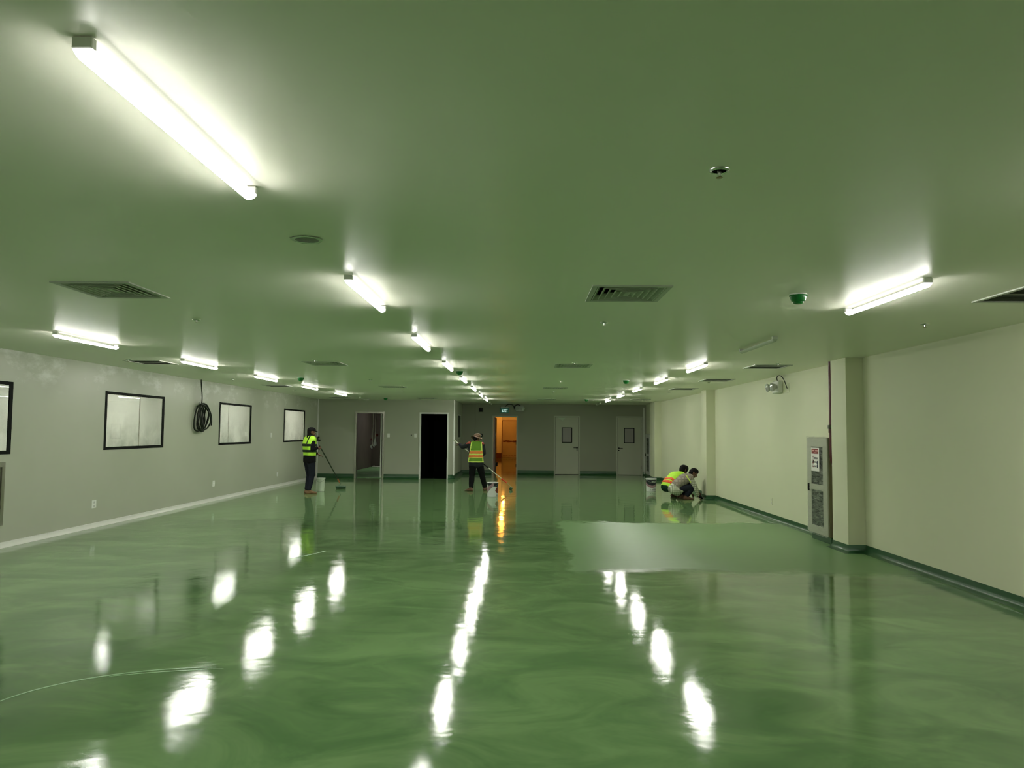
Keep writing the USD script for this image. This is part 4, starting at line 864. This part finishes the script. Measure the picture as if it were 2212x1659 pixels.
# --- workers 3 and 4: squatting by the right wall
def squat_joints(F, dz=0., head=(.205, 0, .59), lean=0.):
    F = unit((F[0], F[1], 0)); Rr = np.array([F[1], -F[0], 0]); K = lambda f, r, z: F*f+Rr*r+np.array([0, 0, z])
    J = dict(hipL=K(-.235, -.085, .215+dz), hipR=K(-.235, .085, .215+dz), waistL=K(-.17, -.085, .335+dz), waistR=K(-.17, .085, .335+dz), chestL=K(.0, -.095, .455+dz), chestR=K(.0, .095, .455+dz),
             shL=K(.095, -.165, .475+dz), shR=K(.095, .165, .475+dz), neck=K(.135, 0, .52+dz), head=K(head[0], 0, head[2]+dz),
             knL=K(.13, -.16, .285), anL=K(-.02, -.11, .07), toL=K(.2, -.13, .02), knR=K(.14, .15, .285), anR=K(-.0, .12, .07), toR=K(.2, .13, .02),
             elR=K(.20, .21, .275), wrR=K(.265, .17, .10), elL=K(.22, -.20, .30), wrL=K(.33, -.10, .16))
    return J, K
F4 = (1., .05); J4, K4 = squat_joints(F4); O4 = (3.69, 18.27, 0)
p4, A, P, torso, HF, HU = person('bareheaded squatting worker in tan check top and pale check shirt, painting the skirting', O4, J4, (1, .05, 0), M_skin, M_plaidw, M_navy, sleeve_m=M_plaidw,
    hand_pose={'R': ((.07, .0, -.055), (-.3, .6, -1), .8), 'L': ((.10, .0, -.09), (0, -.2, -1), .7)}, headdir=(.80, -.05, -.60), headup=(.6, 0, .8), seed=41)
spine = unit(A['chestL']+A['chestR']-A['hipL']-A['hipR'])
v, vt = vest_on(p4, torso, A, M_plaidt, .022, [(spine, (A['hipL']+A['hipR'])/2+spine*.075)], seed=39)
sd = K4(0, 1, 0)
bb = hull((A['neck']+K4(-.05, .06, .045), .012), (A['shR']+K4(-.06, .03, .035), .012), (A['shR']+K4(-.03, .072, -.04), .012), (A['chestR']+K4(.09, .10, -.06), .012))
me = soften(union([hull((A['neck']+K4(-.07, .055, .05), .012), (A['shR']+K4(-.095, .035, .055), .013)), hull((A['shR']+K4(-.095, .035, .055), .013), (A['shR']+K4(-.055, .068, -.01), .013)), hull((A['shR']+K4(-.055, .068, -.01), .013), (A['chestR']+K4(.085, .125, -.06), .013))]), .014, 3)
obj('piping', me, M_pip, vt, smooth=True, label='yellow shoulder strap')
obj('shirt_tail', soften(hull((K4(-.25, -.09, .22), .112), (K4(-.25, .09, .22), .118), (K4(-.10, .13, .21), .06), (K4(-.18, .05, .16), .09)).trim_by_plane([0, 0, 1.], .075), .018, 4, .012, 44), M_plaidw, p4, smooth=True, label='pale check shirt tail')
obj('hair', soften(union([hull((P(0, -.018, .038), .083), (P(0, .02, .055), .070)), hull((P(0, -.03, .01), .078), (P(0, -.045, -.03), .055)), hull((P(0, .045, .06), .035), (P(0, .0, .075), .05))]), .014, 2, .008, 3, 40.), M_hair, p4, smooth=True)
for s, nm in (('R', 'glove'),):
    w = A['wr'+s]; d = unit((.07, 0, -.055)); obj('glove', soften(hull((w+d*.02, .030), (w+d*.07+K4(0, .02, 0), .026), (w+d*.09+K4(.01, -.02, -.0), .024), (w+d*.11, .022)), .012, 2, .006, 8), M_blk, p4, smooth=True)
hd = np.array(O4)+A['wrR']+unit((.07, 0, -.055))*.10
t = thing('paint_brush', 'black paint brush at the foot of the pilaster in the squatting worker\'s hand', 'paint brush', (0, 0, 0))
tip = np.array([4.095, 18.30, .035]); dv = unit(tip-hd)
obj('handle', rod(hd-dv*.03, tip-dv*.06, .010, .008), M_refl, t, smooth=40); obj('bristles', Manifold.hull_points(np.vstack([sp(tip-dv*.06+np.array([0, s*.02, 0]), .011) for s in (-1, 1)]+[sp(tip+np.array([0, s*.028, 0]), .010) for s in (-1, 1)])), M_nap, t)

F3 = (.92, .40); J3, K3 = squat_joints(F3, .02, (.215, 0, .615)); O3 = (3.60, 18.80, 0)
p3, A, P, torso, HF, HU = person('squatting worker behind, in bright yellow-green vest with red-orange bands', O3, J3, (.92, .4, 0), M_skin, M_dgreen, M_dgreen,
    hand_pose={'R': ((.09, .03, -.05), (0, 0, -1), .6), 'L': ((.10, .04, -.07), (0, 0, -1), .6)}, headdir=(.86, .40, -.30), headup=(.3, .1, .9), seed=61)
spine = unit(A['chestL']+A['chestR']-A['hipL']-A['hipR']); base = (A['hipL']+A['hipR'])/2
v, vt = vest_on(p3, torso, A, M_hivis, .026, [(spine, base-spine*.035)], seed=59)
s0_ = float(np.dot(spine, base))
for lo, hi in ((.045, .10), (.135, .19)):
    band(v, vt, M_redor, s0_+lo, s0_+hi, spine, seed=59); band(v, vt, M_pip, s0_+(lo+hi)/2-.006, s0_+(lo+hi)/2+.006, spine, seed=59, name='piping')
obj('hair', soften(union([hull((P(0, -.02, .03), .090), (P(0, .03, .045), .078)), hull((P(0, -.03, .01), .084), (P(0, -.05, -.03), .06)), hull((P(0, .02, .03), .085), (P(0, .06, .03), .05))]), .014, 2, .008, 3, 40.), M_hair, p3, smooth=True)
